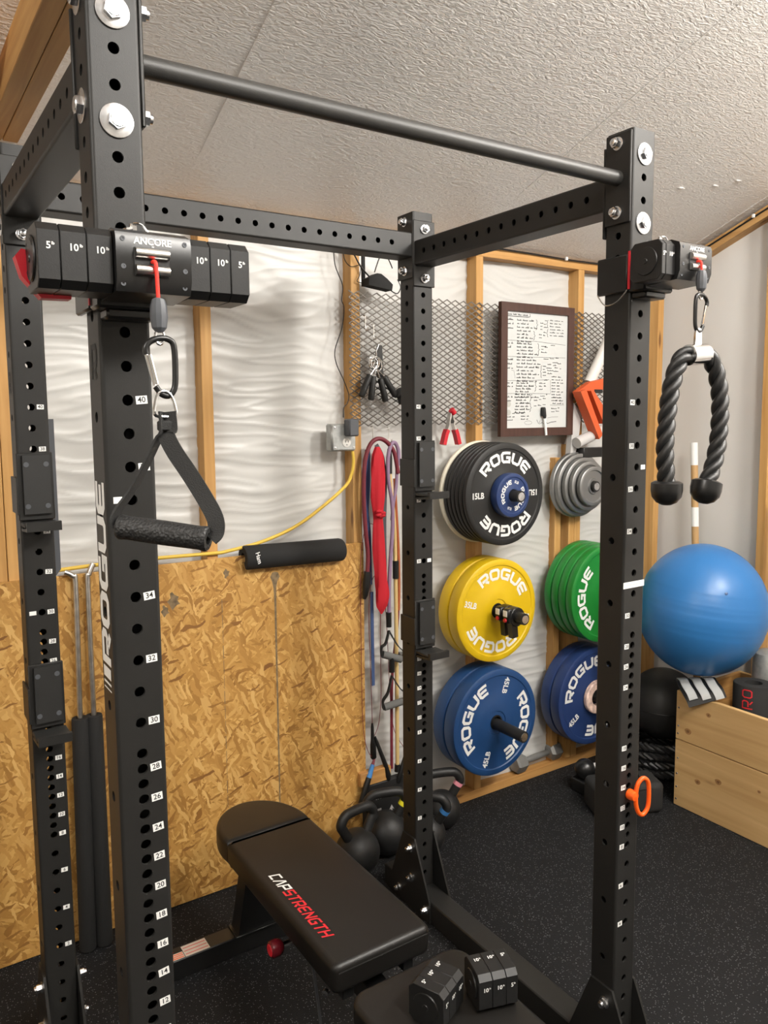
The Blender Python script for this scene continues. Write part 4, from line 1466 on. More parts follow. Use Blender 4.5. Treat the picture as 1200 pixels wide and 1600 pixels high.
# heading underlined at the top, numbered lines in blocks, brackets and dividing lines
scribble(0.02, 0.030, 0.34, 0.016)
penline([(0.0, 0.040), (0.10, 0.042), (0.34, 0.040), (0.375, 0.034), (0.37, 0.012)], 0.0026)
blocks_ = [(0.062, 0.030, 7, 0.30), (0.262, 0.029, 5, 0.36), (0.402, 0.0305, 7, 0.38), (0.602, 0.0245, 6, 0.31), (0.722, 0.027, 6, 0.26)]
for v0, dv, n_, ln in blocks_:
    for k in range(n_):
        scribble(0.165 - 0.006 * (v0 > 0.5) * k, v0 + 0.012 + dv * k, ln * 0.82 + rr.uniform(-0.08, 0.08))
    for k in range(2 + (n_ > 6)):
        scribble(0.015, v0 + 0.012 + dv * 1.2 * k, 0.09)
for pts in ([(0.0, 0.245), (0.3, 0.247), (0.45, 0.243), (0.62, 0.250), (0.97, 0.262)], [(0.0, 0.385), (0.4, 0.382), (0.7, 0.378), (0.97, 0.375)],
            [(0.0, 0.592), (0.35, 0.586), (0.70, 0.575)], [(0.0, 0.702), (0.4, 0.698), (0.72, 0.70)], [(0.72, 0.575), (0.725, 0.70)], [(0.28, 0.78), (0.40, 0.782)], [(0.72, 0.80), (0.96, 0.80)]):
    penline(pts, 0.0012)


def brace(u, v0, v1, w_=0.03):
    m_ = (v0 + v1) / 2
    penline([(u, v0), (u + w_ * 0.5, v0 + 0.012), (u + w_ * 0.4, m_ - 0.01), (u + w_, m_), (u + w_ * 0.4, m_ + 0.01), (u + w_ * 0.5, v1 - 0.012), (u, v1)], 0.0022)


for a in ((0.47, 0.055, 0.145), (0.43, 0.155, 0.235), (0.50, 0.26, 0.37), (0.46, 0.595, 0.68), (0.38, 0.705, 0.77), (0.38, 0.785, 0.86)):
    brace(*a)
brace(0.67, 0.05, 0.12, -0.025)
brace(0.67, 0.13, 0.20, -0.025)
brace(0.57, 0.45, 0.56, -0.02)
penline([(0.08, 0.50), (0.12, 0.505), (0.13, 0.53), (0.14, 0.57)], 0.001)
for (u, v, ln, n_, sl) in ((0.54, 0.085, 0.12, 3, -0.35), (0.70, 0.055, 0.25, 6, 0.0), (0.52, 0.185, 0.12, 2, -0.3), (0.56, 0.285, 0.11, 3, -0.35), (0.72, 0.272, 0.09, 1, -0.2), (0.60, 0.395, 0.33, 1, -0.06),
                           (0.59, 0.46, 0.33, 4, -0.22), (0.53, 0.61, 0.14, 3, -0.35), (0.74, 0.55, 0.20, 9, 0.02), (0.45, 0.735, 0.22, 2, -0.12), (0.45, 0.81, 0.26, 1, -0.08), (0.76, 0.735, 0.18, 3, 0.02), (0.74, 0.835, 0.18, 2, -0.05),
                           (0.10, 0.875, 0.22, 1, 0.0), (0.02, 0.905, 0.12, 2, 0.0), (0.24, 0.90, 0.15, 2, 0.0)):
    for k in range(n_):
        scribble(u, v + 0.0265 * k, ln * rr.uniform(0.75, 1.05), 0.011, sl)
penline([(0.36 + 0.06 * math.cos(t), 0.955 + 0.016 * math.sin(t)) for t in [2 * PI * k / 24 for k in range(25)]], 0.001)
# flourish along the lower right
penline([(0.50, 0.93), (0.53, 0.965), (0.56, 0.93), (0.545, 0.97), (0.59, 0.955), (0.61, 0.968), (0.64, 0.945), (0.68, 0.965), (0.75, 0.952), (0.83, 0.948)], 0.0026)
penline([(0.68, 0.915), (0.76, 0.907), (0.86, 0.905)], 0.001)
ink.build('handwriting', M['ink'], wb, smooth=False)
sm = MB()
for v in (0.792, 0.865):
    sm.prism([(0.036 * SW * math.cos(t), 0.026 * SH * math.sin(t)) for t in [2 * PI * k / 20 for k in range(20)]], (sx0 + 0.042 * SW, yb - 0.0112, sz1 - v * SH), (1, 0, 0), (0, 0, 1), (0, -0.00015, 0))
sm.build('smudge', M['smudge'], wb, smooth=False)
mk = thing('marker_pen', 'white marker pen with black cap clipped at the bottom of the whiteboard', 'marker', (2.187, yb - 0.024, 1.60))
mt, me_ = Vector((2.174, yb - 0.023, 1.728)), Vector((2.187, yb - 0.026, 1.608))
d_ = (me_ - mt)
MB().cyl(mt + d_ * 0.36, me_, 0.0060, 14).build('barrel', M['white'], mk)
MB().tube([mt, mt + d_ * 0.02, mt + d_ * 0.30, mt + d_ * 0.38], [0.0075, 0.0085, 0.0085, 0.0060], 14).build('cap', M['ink'], mk)
MB().box((mt.x - 0.012, mt.y - 0.004, mt.z - 0.035), (mt.x + 0.010, mt.y + 0.009, mt.z + 0.004), bev=0.003).build('eraser', M['foam'], mk)

# ------------------------------------------------------------------ power adapter, wires, outlet, yellow cable
ad_ = thing('power_adapter', 'black power adapter with coiled leads lying on top of the mesh sheet', 'power adapter', (1.29, WALLY - 0.035, 2.168))
mb = MB()
mb.prism([(-0.052, 0.000), (0.052, -0.012), (0.056, 0.010), (0.030, 0.030), (0.004, 0.045), (-0.014, 0.046), (-0.050, 0.026)], (1.302, WALLY - 0.058, 2.184), (1, 0, 0), (0, 0, 1), (0, 0.045, 0))
mb.build('adapter_body', M['foam'], ad_)
mb = MB()
A0 = on_wall(1.255, 2.185, 0.03)
mb.tube(smoothpath([A0 + Vector((0.0, 0, 0.0)), A0 + Vector((0.02, -0.012, 0.060)), A0 + Vector((0.05, -0.012, 0.058)), A0 + Vector((0.075, -0.01, 0.02))], 6), 0.0022, 6)
mb.tube(smoothpath([A0 + Vector((0.02, -0.02, -0.02)), A0 + Vector((0.045, -0.022, -0.055)), A0 + Vector((0.085, -0.022, -0.075)), A0 + Vector((0.105, -0.02, -0.05)), A0 + Vector((0.095, -0.015, -0.02))], 6), 0.0022, 6)
mb.build('coiled_lead', M['satin'], ad_)
mb = MB()
mb.tube(smoothpath([on_wall(1.232, 2.168, 0.03), on_wall(1.20, 2.205, 0.02), on_wall(1.165, 2.262, 0.014), on_wall(1.12, 2.305, 0.012), on_wall(1.09, 2.34, 0.012)], 6), 0.0032, 8)
mb.build('power_lead', M['satin'], ad_)
mb = MB()
mb.tube(smoothpath([on_wall(1.075, 2.33, 0.012), on_wall(1.055, 2.290, 0.012), on_wall(1.075, 2.280, 0.012), on_wall(1.125, 2.262, 0.012), on_wall(1.14, 2.22, 0.012), on_wall(1.165, 2.20, 0.013), on_wall(1.205, 2.208, 0.013), on_wall(1.200, 2.17, 0.013), on_wall(1.19, 2.15, 0.013), on_wall(1.215, 2.145, 0.013)], 5), 0.0016, 6)
mb.build('thin_lead', M['satin'], ad_)
w2 = MB()
P_ = [(1.095, 2.27), (1.10, 2.20), (1.13, 2.13), (1.125, 2.08), (1.135, 2.05), (1.125, 1.98), (1.095, 1.90), (1.10, 1.85), (1.13, 1.79), (1.15, 1.74), (1.145, 1.71), (1.128, 1.69), (1.126, 1.655)]
w2.tube(smoothpath([on_wall(a, b, 0.010) for a, b in P_], 5), 0.0018, 6)
o = w2.build('wire', M['satin'], None, on_wall(1.126, 1.655, 0.01))
tag(o, 'thin black wire running down the stud to the outlet plug', 'wire')
bar = MB().box((1.250, WALLY - 0.012, 2.185), (1.264, WALLY - 0.004, 2.40), bev=0.001).build('hanging_strip', M['foam'], None, (1.257, WALLY - 0.008, 2.185))
tag(bar, 'narrow dark metal strip hanging beside the stud above the adapter', 'metal strip')

ob2 = thing('outlet_box', 'grey metal outlet box fixed to the stud above the strand board', 'outlet', (1.14, WALLY, 1.57))
x0, x1, z0, z1 = 1.088, 1.194, 1.570, 1.672
MB().box((x0, WALLY - 0.045, z0), (x1, WALLY - 0.001, z1), bev=0.006).build('back_box', M['galv'], ob2)
MB().box((x0 + 0.004, WALLY - 0.050, z0 + 0.004), (x1 - 0.004, WALLY - 0.0445, z1 - 0.004), bev=0.003).build('cover', M['galv'], ob2)
for px_, pz_ in ((x0 + 0.013, z0 + 0.014), (x1 - 0.013, z1 - 0.014), (x0 + 0.013, z1 - 0.014), (x1 - 0.013, z0 + 0.014)):
    MB().lathe([(0, 0.0045), (0.002, 0.0042), (0.0025, 0)], (px_, WALLY - 0.0500, pz_), (0, -1, 0), 12).build('screw', M['zinc'], ob2)
MB().lathe([(0, 0.0175), (0.0025, 0.0172), (0.003, 0.0165), (0.003, 0)], (1.150, WALLY - 0.0495, 1.602), (0, -1, 0), 24).build('receptacle', M['offwhite'], ob2)
mb = MB()
for dx_ in (-0.006, 0.006):
    mb.box((1.150 + dx_ - 0.0011, WALLY - 0.0531, 1.602), (1.150 + dx_ + 0.0011, WALLY - 0.0526, 1.610))
mb.lathe([(0, 0.0022), (0.0004, 0)], (1.150, WALLY - 0.0528, 1.594), (0, -1, 0), 10)
mb.build('slots', M['ink'], ob2, smooth=False)
pg_ = MB().box((1.138, WALLY - 0.094, 1.626), (1.180, WALLY - 0.0505, 1.690), bev=0.005).build('plug_adapter', M['slate'], None, (1.16, WALLY - 0.07, 1.626))
tag(pg_, 'small black plug transformer in the grey outlet box', 'plug')
mb = MB()
mb.tube(smoothpath([Q(1.150, 1.222, 1.540), Q(1.156, 1.222, 1.50), Q(1.150, 1.225, 1.45), Q(1.120, 1.228, 1.40), Q(1.00, 1.232, 1.315), Q(0.90, 1.234, 1.262), Q(0.78, 1.236, 1.225), Q(0.66, 1.238, 1.206), Q(0.62, 1.238, 1.204), Q(0.52, 1.245, 1.205), Q(0.42, 1.250, 1.206), Q(0.28, 1.250, 1.206), Q(0.16, 1.250, 1.203), Q(0.05, 1.244, 1.20)], 8), 0.0062, 10)
yc_ = mb.build('extension_cable', M['cable_yellow'], None, Q(0.64, 1.236, 1.2))
tag(yc_, 'yellow cable running from the outlet box down behind the panel top', 'cable')

# black bar pad on the top edge of the strand board
pad_ = thing('bar_pad', 'black foam bar pad perched on the top edge of the strand board', 'bar pad', (0.94, WALLY - 0.025, 1.205))
e0, e1_ = Vector((0.738, WALLY - 0.022, 1.206)), Vector((1.140, WALLY - 0.022, 1.196))
ax = (e1_ - e0).normalized()
mb = MB()
vs, fs = [], []
NR = 22
angs = [math.radians(-212 + 305 * k / (NR - 1)) for k in range(NR)]      # open tube, slot facing down
prof_ = [(a, 0.044) for a in angs] + [(a, 0.019) for a in angs[::-1]]
L_ = (e1_ - e0).length
stations = [(0, 0.92), (0.006, 1.0), (L_ - 0.012, 1.0), (L_ - 0.004, 0.95), (L_, 0.86)]
for s_, k_ in stations:
    for a, r_ in prof_:
        q = r_ if r_ < 0.03 else r_ * k_
        vs.append(e0 + ax * s_ + Vector((0, math.cos(a + 2.609) * q, math.sin(a + 2.609) * q)))
n_ = len(prof_)
for i in range(len(stations) - 1):
    for k in range(n_):
        fs.append((i * n_ + k, i * n_ + (k + 1) % n_, (i + 1) * n_ + (k + 1) % n_, (i + 1) * n_ + k))
for i in (0, len(stations) - 1):
    for k in range(NR - 1):
        fs.append((i * n_ + k, i * n_ + k + 1, i * n_ + n_ - 2 - k, i * n_ + n_ - 1 - k))
mb.add(vs, fs)
mb.build('foam', M['foam'], pad_)
mb = MB()
c = e0 + ax * 0.040 + Vector((0, -0.0447, 0.004))
text(mb, 'Ham', c, Vector((0.22, 0, -0.98)), Vector((0.98, 0, 0.22)), 0.022, 0, 0.02)
mb.build('lettering', M['white'], pad_, smooth=False)

# ------------------------------------------------------------------ things hanging from the mesh
def hook(p, label, grp):
    mb = MB()
    mb.tube(smoothpath([p + Vector((0, 0.012, 0.045)), p + Vector((0, -0.002, 0.046)), p + Vector((0, -0.004, 0.03)), p + Vector((0, -0.004, 0.0)), p + Vector((0, -0.010, -0.012)), p + Vector((0, -0.022, -0.010)), p + Vector((0, -0.026, 0.0))], 5), 0.0018, 6)
    return tag(mb.build('wire_hook', M['steel'], None, p), label, 'hook', grp)


for p, lb in ((on_wall(1.250, 1.575, 0.012), 'left wire hook with the maroon tube and red cloth'), (on_wall(1.322, 1.572, 0.012), 'right wire hook with the mauve tube'), (on_wall(1.222, 1.985, 0.012), 'bare wire hook at upper left of the mesh'), (on_wall(1.258, 1.955, 0.012), 'wire hook with the sprung hand grippers')):
    hook(p, lb, 'wire hooks on the mesh sheet')


# hand grippers: a steel coil with two handles each
def gripper(top, a1, a2, yoff, label, m_=None):
    t = thing('hand_gripper', label, 'hand gripper', (top.x, top.y + yoff, top.z - 0.14), 'sprung hand grippers hanging on the mesh')
    c_ = top + Vector((0, yoff, 0))
    mb = MB()
    hel = [c_ + Vector((0.021 * math.cos(a), -0.010 + 0.0045 * a / 2.2, 0.021 * math.sin(a))) for a in [k * 0.3 for k in range(50)]]
    mb.tube(hel, 0.0029, 8)
    mb.build('spring', M['chrome'], t)
    for a in (a1, a2):
        d_ = Vector((math.sin(a), 0, -math.cos(a)))
        s_ = Vector((math.cos(a), 0, math.sin(a))) * 0.012
        MB().cyl(c_ + s_ * (1 if a < 0 else -1) + d_ * 0.008, c_ + d_ * 0.060, 0.0036, 8).build('arm', M['chrome'], t)
        MB().tube([c_ + d_ * 0.052, c_ + d_ * 0.056, c_ + d_ * 0.138, c_ + d_ * 0.142], [0.010, 0.012, 0.0125, 0.010], 14).build('handle', M['rubber'], t)
    return t


g0 = on_wall(1.256, 1.852, 0.035)
gripper(g0 + Vector((-0.012, 0, 0.004)), -0.46, -0.14, -0.010, 'hand gripper with left leaning black handles on the mesh')
gripper(g0 + Vector((0.012, 0, -0.004)), 0.26, 0.62, 0.010, 'hand gripper with right leaning black handles on the mesh')
t = thing('folding_comb_handle', 'upright black handled tool with serrated edge hanging on the mesh', 'hand tool', on_wall(1.285, 1.80, 0.03))
mb = MB()
edge = [(0.012, 0.062), (0.012, -0.058), (-0.006, -0.062)] + [(-0.009 - 0.003 * (k % 2), -0.056 + 0.0098 * k) for k in range(11)] + [(-0.004, 0.064)]
mb.prism(edge, on_wall(1.286, 1.862, 0.016), (1, 0, 0.04), (-0.04, 0, 1), (0, 0.014, 0))
mb.build('handle', M['black'], t)
MB().tube([on_wall(1.276, 1.925, 0.022), on_wall(1.264, 1.90, 0.024), on_wall(1.266, 1.86, 0.026)], 0.0025, 8).build('chain', M['chrome'], t)
t = MB().tube(smoothpath([on_wall(1.352, 1.752, 0.03), on_wall(1.365, 1.742, 0.03), on_wall(1.372, 1.73, 0.03), on_wall(1.376, 1.705, 0.03)], 4), [0.012, 0.022, 0.026, 0.024, 0.02, 0.02, 0.018, 0.018, 0.017, 0.016, 0.016, 0.015, 0.014][:13], 12).build('rubber_grip', M['rubber'], None, on_wall(1.366, 1.71, 0.03))
tag(t, 'black rubber grip on the mesh half hidden behind the rear upright', 'grip')

# red handled spring clamp
cl = thing('spring_clamp', 'spring clamp with red handles hanging on the mesh sheet', 'clamp', on_wall(1.608, 1.60, 0.03))
cp = on_wall(1.607, 1.632, 0.035)
for sx in (-1, 1):
    mb = MB()
    mb.ribbon([cp + Vector((sx * 0.004, 0, 0.040)), cp + Vector((sx * 0.010, 0, 0.010)), cp + Vector((sx * 0.012, 0, -0.010)), cp + Vector((sx * 0.028, 0, -0.046))], (0, 1, 0), 0.022, 0.006)
    mb.build('jaw', M['steel'], cl)
    MB().ribbon([cp + Vector((sx * 0.020, 0, -0.030)), cp + Vector((sx * 0.028, 0, -0.048)), cp + Vector((sx * 0.040, 0, -0.090))], (0, 1, 0), 0.026, 0.016).build('handle', M['red'], cl)
MB().tube([cp + Vector((-0.004, -0.008, 0.052)), cp + Vector((0.012, -0.008, 0.036))], [0.013, 0.012], 10).build('jaw_tip', M['red'], cl)
MB().cyl(cp + Vector((0, -0.014, 0.004)), cp + Vector((0, 0.014, 0.004)), 0.008, 14).build('spring', M['black'], cl)

# tubes, bands and ropes hanging below the mesh
def hang(name, pts, r, m_, label, cat='resistance band', d=0.03, flat=None, n=6):
    path = smoothpath([on_wall(a, b, d + (e if e else 0)) for a, b, e in [(p + (0,))[:3] for p in pts]], n)
    mb = MB()
    if flat:
        mb.ribbon(path, flat[0], flat[1], flat[2])
    else:
        mb.tube(path, r, 10)
    o = mb.build(name, m_, None, path[-1])
    return tag(o, label, cat)


mt_ = thing('resistance_tube', 'maroon rubber tube looped over the left hook with black end', 'resistance band', on_wall(1.212, 1.0, 0.03))
mb = MB()
mb.tube(smoothpath([on_wall(a, b, 0.034) for a, b in ((1.209, 1.07), (1.212, 1.14), (1.204, 1.22), (1.197, 1.32), (1.197, 1.42), (1.205, 1.50), (1.228, 1.555), (1.262, 1.575), (1.30, 1.562), (1.335, 1.52), (1.352, 1.44))], 6), 0.0085, 10)
mb.build('tube', M['maroon'], mt_)
MB().tube([on_wall(1.209, 1.075, 0.034), on_wall(1.205, 1.03, 0.034), on_wall(1.198, 0.985, 0.034), on_wall(1.194, 0.97, 0.034)], [0.013, 0.016, 0.011, 0.006], 10).build('end_clip', M['black'], mt_)
hang('resistance_band', [(1.222, 1.535), (1.220, 1.40), (1.214, 1.30), (1.222, 1.22), (1.224, 1.10), (1.226, 1.02)], 0.006, M['bandblue'], 'flat blue rubber band hanging left of the red cloth', d=0.022, flat=((1, 0, 0), 0.020, 0.006))
hang('resistance_band', [(1.236, 0.99), (1.237, 0.80), (1.238, 0.70), (1.239, 0.62)], 0.006, M['bandblue'], 'narrow blue strap end dangling below the red cloth', d=0.02, flat=((1, 0, 0), 0.013, 0.004))
hang('resistance_band', [(1.262, 1.552), (1.290, 1.50), (1.30, 1.40), (1.296, 1.25), (1.296, 1.05), (1.292, 0.95)], 0.006, M['slate'], 'dark grey band hanging right of the red cloth', d=0.020, flat=((1, 0, 0), 0.016, 0.005))
# red cloth band, twisted and knotted half way
rc_ = thing('fabric_band', 'red fabric band knotted in the middle hanging from the left hook', 'fabric band', on_wall(1.266, 0.90, 0.04))
mb = MB()
NS, NK = 44, 20
vs, fs = [], []
ctrl = [(0.00, 1.252, 0.010), (0.05, 1.253, 0.024), (0.15, 1.252, 0.029), (0.30, 1.251, 0.029), (0.38, 1.252, 0.022), (0.42, 1.252, 0.019), (0.47, 1.252, 0.022), (0.58, 1.253, 0.026), (0.72, 1.260, 0.025), (0.84, 1.268, 0.027), (0.90, 1.270, 0.028), (0.95, 1.264, 0.024), (1.0, 1.264, 0.003)]
for i in range(NS + 1):
    t = i / NS
    for (t0, x0_, w0_), (t1, x1_, w1_) in zip(ctrl, ctrl[1:]):
        if t0 <= t <= t1:
            f_ = (t - t0) / (t1 - t0)
            x_, w_ = x0_ + (x1_ - x0_) * f_, w0_ + (w1_ - w0_) * f_
    z_ = 1.545 - (1.545 - 0.905) * t
    for k in range(NK):
        a = 2 * PI * k / NK
        pleat = 1 + 0.16 * math.sin(5 * a + 9 * t + 1.5 * math.sin(7 * t))
        vs.append(on_wall(x_, z_, 0.045) + Vector((w_ * math.cos(a) * pleat, 0.5 * w_ * math.sin(a) * pleat, 0)))
for i in range(NS):
    for k in range(NK):
        fs.append((i * NK + k, i * NK + (k + 1) % NK, (i + 1) * NK + (k + 1) % NK, (i + 1) * NK + k))
mb.add(vs, fs)
mb.build('cloth', M['redcloth'], rc_, ang=60)
mb = MB()
for k in range(9):
    q = on_wall(1.252 + 0.012 * math.sin(k * 2.1), 1.295 - 0.010 * math.cos(k * 1.7), 0.060 + 0.004 * math.sin(k))
    mb.sphere(q, 0.011, 10, 8, 0, (1.2, 0.8, 0.7))
mb.build('knot', M['redcloth'], rc_, ang=70)
# mauve tube with a dangling handle
pt_ = thing('resistance_tube', 'mauve rubber tube over the right hook ending in a grey foam handle', 'resistance band', on_wall(1.30, 0.50, 0.04))
mb = MB()
mb.tube(smoothpath([on_wall(a, b, 0.036) for a, b in ((1.355, 1.47), (1.352, 1.53), (1.336, 1.558), (1.318, 1.548), (1.305, 1.50), (1.306, 1.42), (1.322, 1.33), (1.324, 1.24), (1.312, 1.10), (1.306, 1.00), (1.304, 0.90))], 6), 0.0080, 10)
mb.tube(smoothpath([on_wall(a, b, 0.028) for a, b in ((1.352, 1.50), (1.348, 1.40), (1.334, 1.33), (1.326, 1.26))], 6), 0.0070, 10)
mb.build('tube', M['purple'], pt_)


def strap_stirrup(t, top, gl_, gr_, sl=0.004):
    """webbing triangle holding a foam grip"""
    MB().tube([top + Vector((0, 0, 0.03)), top + Vector((0, 0, -0.03))], [0.011, 0.011], 12).build('socket', M['satin'], t)
    mb = MB()
    mid = top + Vector((0, 0, -0.045))
    mb.ribbon(smoothpath([mid, (mid + gl_) / 2 + Vector((-0.006, -0.008, 0.0)), gl_ + Vector((-0.008, -0.004, 0.03)), gl_ + Vector((-0.005, 0, -0.006))], 6), (0.3, 1, 0), 0.022, 0.004)
    mb.ribbon(smoothpath([mid, (mid + gr_) / 2 + Vector((0.006, -0.008, 0.0)), gr_ + Vector((0.008, -0.004, 0.03)), gr_ + Vector((0.005, 0, -0.006))], 6), (0.3, 1, 0), 0.022, 0.004)
    mb.build('webbing', M['web'], t)
    MB().cyl(gl_, gr_, 0.0145, 18).build('grip', M['greyfoam'], t)


strap_stirrup(pt_, on_wall(1.303, 0.875, 0.036), on_wall(1.268, 0.745, 0.044), on_wall(1.345, 0.715, 0.06))
h2 = thing('resistance_tube', 'lower grey foam handle with black webbing hanging under the mauve tube handle', 'resistance band', on_wall(1.30, 0.5, 0.05))
strap_stirrup(h2, on_wall(1.303, 0.70, 0.055), on_wall(1.270, 0.535, 0.05), on_wall(1.352, 0.548, 0.065))
t = MB().cyl(on_wall(1.350, 0.722, 0.030), on_wall(1.415, 0.712, 0.030), 0.0145, 18).build('foam_grip', M['greyfoam'], None, on_wall(1.38, 0.715, 0.03))
tag(t, 'grey foam grip poking out behind the rear upright', 'grip')
bt_ = thing('resistance_tube', 'pale yellow tube hanging straight down beside the rear upright', 'resistance band', on_wall(1.345, 0.25, 0.02))
mb = MB().tube(smoothpath([on_wall(a, b, 0.022) for a, b in ((1.322, 1.50), (1.322, 1.42), (1.340, 1.25), (1.345, 1.05), (1.347, 0.80), (1.348, 0.5), (1.348, 0.262))], 6), 0.0085, 10)
mb.build('tube', M['bandyellow'], bt_)
MB().tube([on_wall(1.320, 1.44, 0.022), on_wall(1.320, 1.50, 0.022), on_wall(1.320, 1.535, 0.022)], [0.011, 0.012, 0.008], 10).build('socket', M['black'], bt_)
MB().tube([on_wall(1.345, 1.10, 0.024), on_wall(1.345, 1.03, 0.024)], [0.013, 0.013], 10).build('socket', M['black'], bt_)
MB().tube([on_wall(1.348, 0.275, 0.022), on_wall(1.348, 0.245, 0.022)], [0.012, 0.013], 10).build('end_cap', M['black'], bt_)
hang('resistance_tube', [(1.345, 1.42), (1.352, 1.28), (1.360, 1.15), (1.363, 1.0), (1.36, 0.9)], 0.006, M['bandorange'], 'rust orange tube hanging closest to the rear upright', d=0.020)
hang('resistance_tube', [(1.352, 1.35), (1.366, 1.1), (1.362, 0.9), (1.345, 0.75), (1.330, 0.62), (1.327, 0.45), (1.326, 0.26)], 0.0062, M['maroon'], 'long maroon tube hanging behind the grey foam handles', d=0.014)

# two speed ropes: thin cords with black handles
s1 = thing('speed_rope', 'thin jump rope with two plain black handles hanging by the panel edge', 'jump rope', on_wall(1.236, 0.30, 0.03))
mb = MB()
mb.tube(smoothpath([on_wall(a, b, 0.016) for a, b in ((1.235, 0.46), (1.232, 0.60), (1.228, 0.75), (1.224, 0.9), (1.235, 1.02), (1.262, 1.05), (1.278, 0.98), (1.276, 0.80), (1.277, 0.65), (1.276, 0.55), (1.265, 0.46), (1.245, 0.415))], 6), 0.0013, 6)
mb.build('cord', M['maroon'], s1)
MB().tube([on_wall(1.235, 0.468, 0.016), on_wall(1.235, 0.452, 0.016), on_wall(1.236, 0.40, 0.016), on_wall(1.238, 0.38, 0.016), on_wall(1.239, 0.328, 0.016), on_wall(1.239, 0.322, 0.016)], [0.004, 0.006, 0.008, 0.012, 0.0125, 0.008], 12).build('handle', M['black'], s1)
MB().tube([on_wall(1.246, 0.412, 0.018), on_wall(1.254, 0.385, 0.02), on_wall(1.288, 0.285, 0.03), on_wall(1.296, 0.245, 0.03), on_wall(1.300, 0.225, 0.03)], [0.004, 0.0075, 0.0095, 0.013, 0.009], 12).build('handle', M['black'], s1)
s2 = thing('speed_rope', 'thin jump rope with a blue banded handle leaning at the panel corner', 'jump rope', on_wall(1.19, 0.22, 0.05))
mb = MB()
mb.tube(smoothpath([on_wall(a, b, 0.020) for a, b in ((1.240, 0.325), (1.215, 0.355), (1.196, 0.42), (1.188, 0.52), (1.186, 0.75), (1.186, 1.0), (1.19, 1.15), (1.22, 1.25), (1.27, 1.20), (1.30, 0.9), (1.318, 0.55), (1.335, 0.42), (1.375, 0.345), (1.392, 0.325))], 6), 0.0013, 6)
mb.build('cord', M['maroon'], s2)
a_, b_ = on_wall(1.240, 0.325, 0.022), on_wall(1.155, 0.175, 0.055)
d_ = b_ - a_
MB().tube([a_, a_ + d_ * 0.13], [0.004, 0.007], 12).build('tip', M['maroon'], s2)
MB().tube([a_ + d_ * 0.13, a_ + d_ * 0.42], [0.008, 0.0115], 12).build('handle_band', M['bluetape'], s2)
MB().tube([a_ + d_ * 0.42, a_ + d_ * 0.97, b_], [0.0115, 0.0125, 0.009], 12).build('handle', M['black'], s2)
MB().tube([on_wall(1.392, 0.325, 0.03), on_wall(1.382, 0.30, 0.03), on_wall(1.345, 0.215, 0.035), on_wall(1.342, 0.205, 0.035)], [0.004, 0.009, 0.012, 0.008], 12).build('handle', M['black'], s2)

# two steel rods with black foam sleeves leaning on the panel
for i, (xt, xb) in enumerate(((0.176, 0.152), (0.212, 0.203))):
    t = thing('sleeved_rod', ['left steel rod with bent top and black foam sleeve leaning on the strand board', 'right steel rod with black foam sleeve half hidden by the near upright'][i], 'rod', (xb, WALLY - 0.06, 0), 'sleeved steel rods leaning on the strand board')
    yt, yb2 = WALLY - 0.028, WALLY - 0.066

    def pt(f_):
        return Vector((xb + (xt - xb) * f_, yb2 + (yt - yb2) * f_, 0.0 + 1.23 * f_))
    mb = MB()
    tipx = -0.030 if i == 0 else 0.020
    mb.tube(smoothpath([pt(0.02), pt(0.3), pt(0.62), pt(0.95), pt(0.985) + Vector((tipx * 0.25, 0, 0)), pt(0.995) + Vector((tipx, 0.004, 0.003 if i == 0 else 0.02))], 6), 0.0085, 14)
    mb.build('rod', M['steel'], t)
    MB().lathe([(0.0, 0.010), (0.0, 0.0245), (0.004, 0.0262), (0.752, 0.0262), (0.758, 0.0245), (0.758, 0.0105)], pt(0.003), (pt(1) - pt(0)), 24).build('foam_sleeve', M['foam'], t)

# ------------------------------------------------------------------ bench
bench = thing('weight_bench', 'black padded weight bench with red lettering standing inside the rack', 'bench', (0.61, 0.35, 0))


def pad(mb, outline, z0, z1, rnd, fn=None, steps=4):
    """cushion: convex outline with rounded top and bottom edges"""
    n_ = len(outline)
    O = [Vector(p) for p in outline]
    nor = []
    for i in range(n_):
        a, b_, c_ = O[i - 1], O[i], O[(i + 1) % n_]
        d0, d1 = (b_ - a).normalized(), (c_ - b_).normalized()
        nn = Vector((d0.y + d1.y, -(d0.x + d1.x)))
        nn = nn.normalized()
        nor.append(nn)
    area = sum(O[i].x * O[(i + 1) % n_].y - O[(i + 1) % n_].x * O[i].y for i in range(n_))
    sg = 1 if area > 0 else -1
    lay = []
    for k in range(steps + 1):
        a = PI / 2 * k / steps
        lay.append((z0 + rnd * (1 - math.sin(a)), rnd * (1 - math.cos(a))))
    lay = [(z0 + rnd - rnd * math.cos(a), rnd - rnd * math.sin(a)) for a in [PI / 2 * k / steps for k in range(steps + 1)]]
    lay += [(z1 - rnd + rnd * math.sin(a), rnd - rnd * math.cos(a)) for a in [PI / 2 * k / steps for k in range(steps + 1)]]
    vs_ = []
    for z_, ins in lay:
        for p, nn in zip(O, nor):
            q = p - nn * (ins * sg)
            v_ = Vector((q.x, q.y, z_))
            vs_.append(fn(v_) if fn else v_)
    fs_ = []
    for i in range(len(lay) - 1):
        for k in range(n_):
            fs_.append((i * n_ + k, i * n_ + (k + 1) % n_, (i + 1) * n_ + (k + 1) % n_, (i + 1) * n_ + k))
    fs_.append(tuple(range(n_))[::-1])
    fs_.append(tuple((len(lay) - 1) * n_ + k for k in range(n_)))
    mb.add(vs_, fs_)
    return mb


